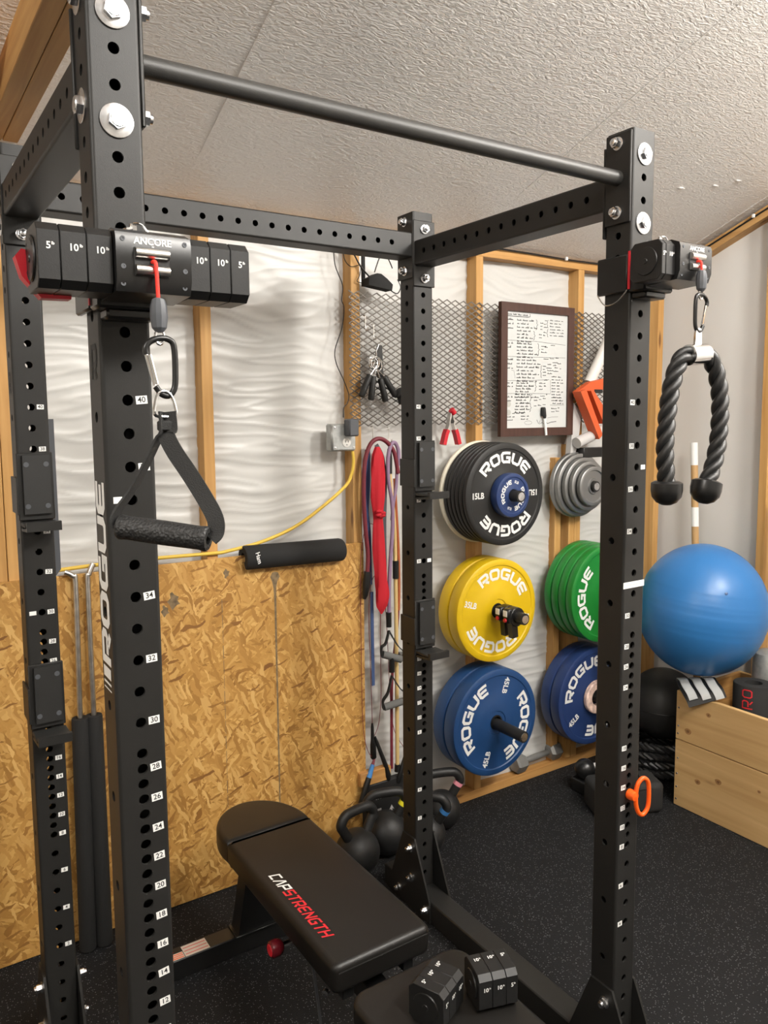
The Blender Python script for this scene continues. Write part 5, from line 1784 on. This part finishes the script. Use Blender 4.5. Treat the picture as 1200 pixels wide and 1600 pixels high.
def rrect(x0, y0, x1, y1, r, n=5):
    rs = r if isinstance(r, (list, tuple)) else (r, r, r, r)
    out = []
    for (cx_, cy_, a0), q in zip(((x1, y1, 0), (x0, y1, 90), (x0, y0, 180), (x1, y0, 270)), rs):
        sx = -1 if cx_ == x1 else 1
        sy = -1 if cy_ == y1 else 1
        for k in range(n + 1):
            a = math.radians(a0 + 90 * k / n)
            out.append((cx_ + sx * q + q * math.cos(a), cy_ + sy * q + q * math.sin(a)))
    return out


BX0, BX1 = 0.468, 0.742
mb = MB()
pad(mb, rrect(BX0, 0.190, BX1, 0.822, (0.004, 0.004, 0.020, 0.020)), 0.388, 0.461, 0.016)
mb.build('back_pad', M['vinyl'], bench, ang=60)
hd = [(BX1 - 0.001, 0.824)] + [((BX0 + BX1) / 2 + (BX1 - BX0) / 2 * 1.02 * math.cos(a) ** 1 * (1 if True else 1), 0.855 + 0.190 * math.sin(a)) for a in [PI * k / 22 for k in range(23)]] + [(BX0 + 0.001, 0.824)]
mb = MB()
pad(mb, hd, 0.388, 0.461, 0.018, lambda v: Vector((v.x, v.y, v.z - 0.04 * max(0, v.y - 0.83))))
mb.build('head_pad', M['vinyl'], bench, ang=60)
mb = MB()
pad(mb, rrect(0.462, -0.26, 0.775, 0.128, (0.045, 0.045, 0.03, 0.03), 7), 0.372, 0.441, 0.014)
mb.build('seat_pad', M['vinyl'], bench, ang=60)
# stitched piping along the foot edge of the back pad
MB().tube(smoothpath([(BX0 + 0.012, 0.1895, 0.4440), (0.60, 0.1885, 0.4445), (BX1 - 0.012, 0.1895, 0.4440)], 6), 0.0016, 6).build('piping', M['vinyl'], bench)
# lettering: reads towards the foot end, tops to the right
for word, m_, y_start in (('CAP', 'white', 0.600), ('STRENGTH', 'redprint', 0.5160)):
    lt = MB()
    for i, chh in enumerate(word):
        y0_ = y_start - i * 0.0278
        stroke_letter(lt, chh, lambda u, v, y0_=y0_: Vector((0.497 + v, y0_ - u - v * 0.28, 0.4616)), 0.0225, 0.030, 0.0052)
    lt.build('lettering', M[m_], bench, smooth=False)
# frame
S_ = M['satin']
def bpart(name, mbx, m_=None):
    return mbx.build(name, m_ or S_, bench)


foot = MB().box((0.235, 0.945, 0.0), (0.985, 1.008, 0.064), bev=0.003)
bpart('rear_foot', foot)
post = MB()
post.prism([(0.975 - 0.030, 0.064), (0.975 + 0.028, 0.064), (0.900, 0.375), (0.845, 0.375)], (0.545, 0, 0), (0, 1, 0), (0, 0, 1), (0.125, 0, 0))
bpart('rear_post', post)
MB().box((0.535, 0.935, 0.0645), (0.680, 1.006, 0.070), bev=0.001).build('post_plate', S_, bench)
sp = MB().box((0.580, -0.30, 0.285), (0.635, 0.900, 0.345), bev=0.003)
bpart('spine', sp)
bpart('pad_rail', MB().box((0.505, 0.215, 0.350), (0.535, 0.86, 0.388), bev=0.002))
bpart('pad_rail', MB().box((0.675, 0.215, 0.350), (0.705, 0.86, 0.388), bev=0.002))
bpart('front_post', MB().prism([(-0.30, 0.0), (-0.24, 0.0), (-0.20, 0.30), (-0.26, 0.30)], (0.58, 0, 0), (0, 1, 0), (0, 0, 1), (0.055, 0, 0)))
bpart('front_foot', MB().box((0.40, -0.31, 0.0), (0.82, -0.25, 0.06), bev=0.003))
bpart('ladder_plate', MB().prism([(0.30, 0.30), (0.52, 0.30), (0.47, 0.388), (0.33, 0.388)], (0.565, 0, 0), (0, 1, 0), (0, 0, 1), (0.008, 0, 0)))
bpart('seat_bracket', MB().box((0.545, -0.18, 0.330), (0.665, 0.06, 0.373), bev=0.002))
# knob
kp = Vector((0.470, 0.475, 0.345))
kn = MB().lathe([(0.0, 0), (0.0, 0.016), (0.004, 0.021), (0.020, 0.022), (0.030, 0.019), (0.036, 0.012), (0.036, 0)], kp + Vector((-0.030, 0, 0)), (1, 0, 0), 24)
kb_ = kn.build('adjuster_knob', mat('glossy_dark_red_plastic', (0.10, 0.006, 0.010), 0.22), bench)
rd = MB().lathe([(0, 0.0155), (-0.0012, 0.014), (-0.0012, 0)], kp + Vector((-0.030, 0, 0)), (1, 0, 0), 20)
rd.build('knob_cap', M['red'], kb_)
MB().cyl(kp + Vector((0.006, 0, 0)), (0.585, kp.y, kp.z), 0.008, 14).build('knob_shaft', M['chrome'], bench)
MB().lathe([(0, 0.0085), (0.008, 0.008), (0.009, 0)], (0.478, 0.245, 0.366), (-1, -0.6, 0), 14).build('cap_nut', M['zinc'], bench)
# warning stickers on the rear foot
stk = MB().box((0.375, 0.948, 0.0640), (0.452, 1.000, 0.0646))
for k in range(3):
    stk.box((0.378, 0.957 + 0.015 * k, 0.0646), (0.449, 0.9595 + 0.015 * k, 0.0649), 1)
stk.build('warning_sticker', [M['stickerpale'], M['redprint']], bench, smooth=False)
stk = MB().box((0.315, 0.949, 0.0640), (0.373, 0.978, 0.0646))
for k in range(3):
    stk.box((0.317, 0.952 + 0.009 * k, 0.0646), (0.371, 0.9555 + 0.009 * k, 0.0649), 1)
stk.build('warning_sticker', [M['stickerpale'], M['orange']], bench, smooth=False)
MB().box((0.318, 0.984, 0.0640), (0.348, 1.001, 0.0646)).build('red_tag', M['red'], bench, smooth=False)
cd_ = MB().tube(smoothpath([(0.520, 0.40, 0.345), (0.535, 0.41, 0.26), (0.555, 0.43, 0.16), (0.575, 0.455, 0.06), (0.585, 0.47, 0.006), (0.60, 0.46, 0.004), (0.64, 0.40, 0.004)], 6), 0.004, 8).build('cord', M['slate'], None, (0.585, 0.47, 0.006))
tag(cd_, 'thin dark cord hanging from under the bench to the floor', 'cord')


# two loose weight stacks on the bench seat
def loose_stack(loc, ang, nums, label):
    t = thing('weight_block', label, 'weight block', loc, 'loose black weight blocks on the bench seat')
    o = Vector((loc[0], loc[1], loc[2] + 0.0415))
    e1 = Vector((math.cos(ang), math.sin(ang), 0))
    e2 = Vector((math.sin(ang), -math.cos(ang), 0))      # faces the camera
    e3 = Vector((0, 0, 1))
    F = [(e2, e3, 0.011), (e3, -e2, 0.012)]
    x = -0.045
    for n_ in nums:
        w_ = 0.027 if n_ == '5' else 0.0315
        stack_plate(t, (o, e1, e2, e3), x, x + w_ - 0.0006, n_, 0.0415, F)
        x += w_
    MB().lathe([(0, 0.030), (0.0025, 0.029), (0.0025, 0.007), (0.004, 0.006), (0.004, 0)], o - e1 * 0.0452, -e1, 30).build('end_cap', M['black'], t)
    return t


loose_stack((0.598, -0.020, 0.4415), 0.42, ['5', '10', '10'], 'black three plate weight block on the left of the bench seat')
loose_stack((0.722, -0.052, 0.4415), -0.30, ['10', '10', '5'], 'black three plate weight block at the right edge of the bench seat')


# ------------------------------------------------------------------ kettlebells
def kettlebell(loc, r, ang, band, label):
    t = thing('kettlebell', label, 'kettlebell', loc, 'black kettlebells behind the rack')
    c_ = Vector((loc[0], loc[1], r * 0.93))
    prof = []
    for k in range(25):
        a = -PI / 2 + PI * k / 24
        z_ = r * math.sin(a)
        rr_ = r * math.cos(a)
        if z_ < -0.93 * r:
            continue
        prof.append((z_, rr_))
    prof = [(-0.93 * r, 0)] + [(-0.93 * r, prof[0][1])] + prof
    MB().lathe(prof, c_, (0, 0, 1), 40).build('body', M['kb'], t)
    e = Vector((math.cos(ang), math.sin(ang), 0))
    hw, ht = 0.078, 0.120
    pts = [c_ + e * (-0.042) + Vector((0, 0, r * 0.72)), c_ + e * (-0.066) + Vector((0, 0, r + 0.018)), c_ + e * (-hw) + Vector((0, 0, r + 0.044)), c_ + e * (-0.060) + Vector((0, 0, r + 0.072)), c_ + e * (-0.030) + Vector((0, 0, r + 0.079)),
           c_ + e * 0.030 + Vector((0, 0, r + 0.079)), c_ + e * 0.060 + Vector((0, 0, r + 0.072)), c_ + e * hw + Vector((0, 0, r + 0.044)), c_ + e * 0.066 + Vector((0, 0, r + 0.018)), c_ + e * 0.042 + Vector((0, 0, r * 0.72))]
    path = smoothpath(pts, 6)
    hd_ = MB().tube(path, 0.0185, 16).build('handle', M['kb'], t)
    if band:
        i0 = len(path) - 11
        MB().tube(path[i0 + 1:i0 + 5], 0.0196, 16).build('colour_band', M[band], hd_)
    return t


kettlebell((1.098, 1.128, 0), 0.084, 0.15, None, 'nearest plain black kettlebell beside the bench head')
kettlebell((1.260, 1.178, 0), 0.084, -0.30, 'yellowtape', 'black kettlebell with a yellow band left of the rear upright')
kettlebell((1.558, 1.210, 0), 0.078, -0.35, 'pinktape', 'black kettlebell with a pink band right of the rear upright')
kettlebell((1.396, 1.096, 0), 0.074, -0.75, 'bluetape', 'black kettlebell with a blue band right behind the rear upright')
# boxed things standing on the plate behind the kettlebells
t = thing('carton', 'black printed carton behind the yellow banded kettlebell', 'box', (1.33, WALLY + 0.0, 0.0))
MB().box((1.225, WALLY - 0.035, 0.0), (1.415, WALLY - 0.003, 0.232), bev=0.003).build('carton_body', M['ink'], t)
mb = MB()
for k, (a, b_, c2, d2) in enumerate(((1.240, 1.270, 0.170, 0.180), (1.275, 1.279, 0.165, 0.200), (1.284, 1.288, 0.165, 0.200), (1.295, 1.302, 0.165, 0.200), (1.310, 1.314, 0.165, 0.196), (1.262, 1.300, 0.100, 0.125))):
    mb.box((a, WALLY - 0.0356, c2), (b_, WALLY - 0.0349, d2))
mb.prism([(-0.004, 0), (0.004, 0), (0.003, 0.025), (0.012, 0.018), (0, 0.04), (-0.012, 0.018), (-0.003, 0.025)], (1.350, WALLY - 0.0349, 0.085), (1, 0, 0), (0, 0, 1), (0, -0.0008, 0))
mb.build('print', M['lightgrey'], t, smooth=False)
pw = MB().box((1.205, WALLY - 0.034, 0.233), (1.350, WALLY - 0.004, 0.290), bev=0.003).build('wood_offcut', M['pinex'], None, (1.28, WALLY + 0.01, 0.232))
tag(pw, 'short yellow pine offcut lying on the black printed carton', 'wood offcut')

# hex dumbbell on the bottom plate
db = thing('hex_dumbbell', 'grey hex dumbbell lying on the wall bottom plate under the blue plates', 'dumbbell', (2.21, WALLY + 0.02, 0.04))
p0, p1 = Vector((2.105, WALLY + 0.020, 0.083)), Vector((2.330, WALLY + 0.030, 0.083))
ax = (p1 - p0).normalized()
e2 = Vector((-ax.y, ax.x, 0))
for c_, s_ in ((p0, 1), (p1, -1)):
    mb = MB()
    secs = [(-0.036, 0.035), (-0.028, 0.043), (0.018, 0.043), (0.032, 0.030), (0.036, 0.016)]
    vs = []
    for d_, r_ in secs:
        vs += [c_ + ax * d_ * s_ + e2 * (r_ * math.cos(PI / 3 * k)) + Vector((0, 0, r_ * math.sin(PI / 3 * k))) for k in range(6)]
    fs = [(6 * i + k, 6 * i + (k + 1) % 6, 6 * i + 6 + (k + 1) % 6, 6 * i + 6 + k) for i in range(4) for k in range(6)]
    fs += [tuple(range(6)), tuple(range(24, 30))]
    mb.add(vs, fs)
    mb.build('head', M['dumbbell'], db, ang=30)
MB().tube([p0 + ax * 0.03, p0 + (p1 - p0) * 0.5, p1 - ax * 0.03], [0.014, 0.0165, 0.014], 16).build('handle', M['dumbbell'], db)

# ------------------------------------------------------------------ orange and white trays stuck behind the right upright
tr_ = thing('orange_case', 'open orange case with black print wedged against the mesh', 'case', (2.42, WALLY - 0.03, 1.62))
pa, pb_, pc, pd = on_wall(2.262, 1.768, 0.05), on_wall(2.352, 1.808, 0.10), on_wall(2.475, 1.835, 0.10), on_wall(2.44, 1.60, 0.09)
mb = MB()
mb.prism([(0, 0), (0.085, 0.045), (0.20, 0.065), (0.215, 0.02), (0.11, 0.0), (0.04, -0.025)], (2.335, WALLY - 0.055, 1.800), (1, 0, 0), (0, 0, 1), (0, -0.03, 0))
mb.prism([(0.0, 0.0), (0.035, 0.012), (0.150, -0.195), (0.128, -0.215)], (2.335, WALLY - 0.055, 1.800), (1, 0, 0), (0, 0, 1), (0, -0.05, 0))
mb.prism([(0.060, 0.005), (0.085, 0.0), (0.165, -0.085), (0.150, -0.145)], (2.335, WALLY - 0.060, 1.800), (1, 0, 0), (0, 0, 1), (0, -0.05, 0))
mb.build('shell', M['burnt'], tr_)
mb = MB().prism([(0.03, 0.002), (0.06, 0.002), (0.15, -0.15), (0.146, -0.19)], (2.335, WALLY - 0.052, 1.800), (1, 0, 0), (0, 0, 1), (0, -0.02, 0))
mb.build('inner_wall', mat('deep_red_card', (0.22, 0.022, 0.012), 0.6), tr_)
mb = MB()
mb.box((2.445, WALLY - 0.0858, 1.795), (2.50, WALLY - 0.0850, 1.812))
mb.build('print', M['ink'], tr_, smooth=False)
tb = MB().tube([on_wall(2.405, 1.80, 0.03), on_wall(2.520, 2.00, 0.04)], [0.026, 0.026], 18).build('white_tube', M['offwhite'], None, on_wall(2.405, 1.80, 0.03))
tag(tb, 'white tube leaning on the mesh above the orange case', 'tube')
tb = MB().cyl(on_wall(2.300, 1.532, 0.06), on_wall(2.475, 1.590, 0.06), 0.026, 20).build('grey_tube', M['lightgrey'], None, on_wall(2.300, 1.532, 0.06))
tag(tb, 'pale grey tube lying above the grey iron plates', 'tube')
tb = MB().prism([(0, 0), (0.05, -0.05), (0.03, -0.19), (0.0, -0.26), (-0.02, -0.24)], (2.372, WALLY - 0.002, 1.75), (1, 0, 0), (0, 0, 1), (0, -0.03, 0)).build('grey_bracket', M['lightgrey'], None, (2.372, WALLY - 0.01, 1.5))
tag(tb, 'pale grey flat bracket beneath the orange case', 'bracket')
tb = MB().box((2.40, WALLY - 0.070, 1.500), (2.56, WALLY - 0.020, 1.545), bev=0.003).build('black_bar', M['black'], None, (2.48, WALLY - 0.045, 1.50))
tag(tb, 'black bar end just above the grey iron plates', 'bar')

# ------------------------------------------------------------------ open wooden box with gear, ball on top
XB = 2.5066
YB1, YB0, HB = 0.787, -0.28, 0.514
box = thing('storage_box', 'open pine plank box on the floor along the right wall', 'storage box', (2.73, 0.25, 0))
th_ = 0.021
for z0_, z1_ in ((0.0, 0.297), (0.299, HB)):
    fp = MB().box((XB, YB0, z0_ + 0.001), (XB + th_, YB1, z1_), bev=0.0025)
    for ky, kz, kr in ((0.726, 0.349, 0.013), (0.632, 0.451, 0.009), (0.672, 0.146, 0.011), (0.577, 0.184, 0.012), (0.40, 0.215, 0.006), (0.30, 0.40, 0.010), (0.12, 0.12, 0.012)):
        if z0_ < kz < z1_:
            fp.prism([(kr * (1.25 + 0.1 * math.sin(3 * t_)) * math.cos(t_), kr * math.sin(t_)) for t_ in [2 * PI * k / 20 for k in range(20)]], (XB - 0.0003, ky, kz), (0, 1, 0), (0, 0, 1), (0.0006, 0, 0), 1)
            fp.prism([(kr * 0.55 * math.cos(t_), kr * 0.5 * math.sin(t_)) for t_ in [2 * PI * k / 16 for k in range(16)]], (XB - 0.0005, ky, kz), (0, 1, 0), (0, 0, 1), (0.0006, 0, 0), 2)
    fp.build('front_plank', [M['boxpine'], mat('pine_knot', (0.36, 0.19, 0.070), 0.6, vary=0.2, bscale=90), mat('pine_knot_core', (0.20, 0.095, 0.035), 0.6)], box)
    MB().box((2.945, YB0, z0_ + 0.001), (2.945 + th_, YB1, z1_), bev=0.0025).build('back_plank', M['boxpine'], box)
    for y0_ in (YB0, YB1 - th_):
        MB().box((XB + th_ + 0.0005, y0_, z0_ + 0.001), (2.9445, y0_ + th_, z1_), bev=0.0025).build('end_plank', M['pinex'], box)
MB().box((XB + th_, YB0 + th_, 0.004), (2.944, YB1 - th_, 0.020)).build('base_board', M['boxpine'], box)
sc_b = MB()
for z_ in (0.03, 0.085, 0.145, 0.215, 0.325, 0.36, 0.44):
    m2 = MB().lathe([(0, 0.0042), (0.0006, 0.0038), (0.0006, 0)], (XB, YB1 - 0.012 - 0.004 * (z_ * 37 % 1), z_), (-1, 0, 0), 10)
    m2.build('screw', M['zinc'], box)
bl = thing('exercise_ball', 'large blue exercise ball resting on the pine box', 'exercise ball', (2.654, 0.780, 0.563))
ribs = []
mb = MB()
n_, k_ = 72, 90
c_ = Vector((2.654, 0.780, 0.849))
prof = []
for k in range(k_ + 1):
    a = -PI / 2 + PI * k / k_
    rr_ = 1.0
    for lat in (0.10, 0.19, 0.27, 0.34, -0.12, -0.2):
        rr_ -= 0.007 * math.exp(-((a - lat) / 0.018) ** 2)
    prof.append((0.287 * math.sin(a) * rr_, 0.268 * math.cos(a) * rr_))
tilt = Vector((0.10, -0.06, 1)).normalized()
mb.lathe(prof, c_, tilt, 96)
mb.build('shell', M['ball'], bl, ang=80)
MB().lathe([(0.0, 0.006), (0.003, 0.006), (0.004, 0)], c_ + Vector((-0.135, -0.200, 0.125)), Vector((-0.135, -0.200, 0.125)), 10).build('plug', M['blue'], bl)

# curved grey and black pad under the ball
gp = thing('curved_pad', 'curved black pad with pale grey stripes lying on the box rim under the ball', 'pad', (2.53, 0.67, HB))
mb = MB()
gpath = [Vector((2.60, 0.775, HB + 0.034)), Vector((2.565, 0.735, HB + 0.044)), Vector((2.528, 0.692, HB + 0.036)), Vector((2.505, 0.652, HB + 0.020)), Vector((2.499, 0.632, HB - 0.006))]
wv = Vector((0.45, -0.75, 0.15))
mb.ribbon(smoothpath(gpath, 6), wv, 0.155, 0.010)
mb.build('shell', M['black'], gp)
for k, off in enumerate((-0.052, 0.0, 0.052)):
    m2 = MB()
    wn = wv.normalized()
    pp = smoothpath([p + wn * off + Vector((-0.006, -0.004, 0.0075)) for p in gpath], 6)
    m2.ribbon(pp[1:-2], wv, 0.034, 0.006)
    m2.build('stripe', M['greypad'], gp)

# foam roller with red letters, grey container, teal lid in the box
fr_ = thing('foam_roller', 'black foam roller with red letters standing in the pine box', 'foam roller', (2.760, 0.48, 0.02))
MB().lathe([(0.0, 0), (0.0, 0.075), (0.004, 0.078), (0.556, 0.078), (0.560, 0.075), (0.560, 0.035), (0.52, 0.033)], (2.665, 0.530, 0.022), (0.03, 0.03, 1), 40).build('foam', M['foam'], fr_)
lt = MB()
for i, chh in enumerate('RO'):
    def fn(u, v, i=i):
        a = PI + 0.22 - (v - 0.02) / 0.0786 + 0.05
        z_ = 0.470 + i * -0.0 + u + 0.045 * i
        ax_ = Vector((2.665, 0.530, 0.022)) + Vector((0.03, 0.03, 1)).normalized() * (z_)
        return ax_ + Vector((math.cos(a), math.sin(a), 0)) * 0.0788
    stroke_letter(lt, chh, fn, 0.036, 0.042, 0.005)
lt.build('lettering', M['redprint'], fr_, smooth=False)
gc = thing('grey_tub', 'grey rounded tub in the pine box behind the foam roller', 'tub', (2.87, 0.52, 0.02))
MB().lathe([(0, 0), (0, 0.060), (0.50, 0.064), (0.60, 0.064), (0.64, 0.056), (0.655, 0.03), (0.655, 0)], (2.860, 0.585, 0.021), (0.02, 0.02, 1), 36).build('tub_body', M['galv'], gc)
tl = MB().box((2.79, 0.440, 0.022), (2.86, 0.510, 0.615), bev=0.01).build('teal_bottle', M['teal'], None, (2.895, 0.37, 0.30))
tag(tl, 'teal bottle at the right end of the pine box', 'bottle')

# black slam ball on a coil of battle rope, bag and small dumbbell on the floor behind the right upright
sb = thing('slam_ball', 'black slam ball resting on the coiled rope behind the pine box', 'slam ball', (2.72, 1.015, 0.16))
mb = MB().sphere((2.735, 1.020, 0.335), 0.165, 40, 28)
mb.build('shell', M['rubber'], sb)
mb = MB()
mb.tube([Vector((2.735, 1.020, 0.335)) + Vector((0.166 * math.cos(a), 0.166 * math.sin(a), 0)) for a in [2 * PI * k / 40 for k in range(40)]], 0.002, 6, closed=True)
mb.build('seam', M['satin'], sb)
br = thing('battle_rope', 'coiled black battle rope on the floor behind the pine box', 'rope', (2.72, 1.01, 0))
mb = MB()
core = []
for k in range(4 * 40):
    a = 2 * PI * k / 40
    core.append(Vector((2.735 + (0.165 + 0.006 * math.sin(a * 3)) * math.cos(a), 1.015 + (0.160) * math.sin(a), 0.026 + 0.040 * k / 40 + 0.003 * math.sin(2 * a))))
for s3 in range(3):
    pp = []
    acc = 0
    for i, p in enumerate(core):
        T_ = (core[min(i + 1, len(core) - 1)] - core[max(i - 1, 0)]).normalized()
        n1 = T_.cross(Vector((0, 0, 1))).normalized()
        n2 = T_.cross(n1)
        if i:
            acc += (core[i] - core[i - 1]).length
        a = acc / 0.10 * 2 * PI + s3 * 2 * PI / 3
        pp.append(p + (n1 * math.cos(a) + n2 * math.sin(a)) * 0.0115)
    mb.tube(pp, 0.0115, 8)
mb.build('rope', mat('black_poly_rope', (0.015, 0.015, 0.015), 0.35, bump=0.3, bscale=400), br)
bg = thing('sandbag', 'black zipped sandbag with handle on the floor behind the right upright', 'bag', (2.30, 0.86, 0))
Rz = Matrix.Rotation(-0.42, 3, 'Z')
mb = MB()
pad(mb, rrect(-0.155, -0.075, 0.155, 0.075, 0.03, 5), 0.0, 0.135, 0.025, lambda v: Vector((2.295, 0.885, 0)) + Rz @ v)
mb.build('bag_body', M['web'], bg, ang=60)
mb = MB()
mb.tube(smoothpath([Vector((2.295, 0.885, 0)) + Rz @ Vector((a, b_, z_)) for a, b_, z_ in ((-0.15, -0.06, 0.112), (0, -0.078, 0.116), (0.15, -0.06, 0.112))], 8), 0.003, 6)
mb.tube(smoothpath([Vector((2.295, 0.885, 0)) + Rz @ Vector((a, b_, z_)) for a, b_, z_ in ((-0.15, -0.06, 0.03), (0, -0.078, 0.028), (0.15, -0.06, 0.03))], 8), 0.003, 6)
mb.build('piping', M['satin'], bg)
MB().ribbon(smoothpath([Vector((2.295, 0.885, 0)) + Rz @ Vector((a, b_, z_)) for a, b_, z_ in ((-0.07, 0, 0.133), (-0.05, 0, 0.165), (0, 0, 0.178), (0.05, 0, 0.165), (0.07, 0, 0.133))], 6), Rz @ Vector((0, 1, 0)), 0.03, 0.004).build('handle', M['web'], bg)
mb = MB().box((-0.012, -0.0775, 0.045), (0.004, -0.0758, 0.085))
mb.v = [tuple(Vector((2.325, 0.885, 0)) + Rz @ Vector(p)) for p in mb.v]
mb.build('tag', M['lightgrey'], bg)
sd = thing('small_dumbbell', 'small black dumbbell with grey handle behind the sandbag', 'dumbbell', (2.32, 1.09, 0.0))
a_, b_ = Vector((2.275, 1.085, 0.105)), Vector((2.40, 1.03, 0.125))
for c_ in (a_, b_):
    MB().sphere(c_, 0.046, 24, 16).build('head', M['satin'], sd)
MB().cyl(a_, b_, 0.016, 16).build('handle', M['lightgrey'], sd)
bl2 = MB()
pad(bl2, rrect(2.235, 1.02, 2.43, 1.135, 0.012, 4), 0.0, 0.060, 0.008)
o = bl2.build('dumbbell_stand', M['black'], None, (2.33, 1.08, 0), ang=60)
tag(o, 'low black block on the floor under the small dumbbell', 'block')

# broomstick and dark bar leaning on the right wall
bs = thing('broomstick', 'wooden stick with white taped ends leaning in the right back corner', 'stick', (2.93, 1.03, 0))
q0, q1 = Vector((2.915, 0.950, 0.02)), Vector((2.960, 1.060, 1.560))


def qq(f_):
    return q0 + (q1 - q0) * f_


MB().cyl(qq(0.0), qq(0.74), 0.0165, 16).build('shaft', M['stick'], bs)
MB().cyl(qq(0.74), qq(0.80), 0.0172, 16).build('tape', M['white'], bs)
MB().cyl(qq(0.80), qq(0.93), 0.0165, 16).build('shaft', M['stick'], bs)
MB().cyl(qq(0.93), qq(1.0), 0.0172, 16).build('tape', M['white'], bs)
bb = thing('steel_bar', 'dark bar with bright tip leaning on the right wall behind the ball', 'bar', (2.97, 0.62, 0.0))
q0, q1 = Vector((2.975, 0.600, 0.02)), Vector((2.985, 0.640, 1.33))
MB().cyl(q0, q0 + (q1 - q0) * 0.95, 0.014, 14).build('shaft', M['satin'], bb)
MB().cyl(q0 + (q1 - q0) * 0.95, q1, 0.012, 14).build('tip', M['chrome'], bb)
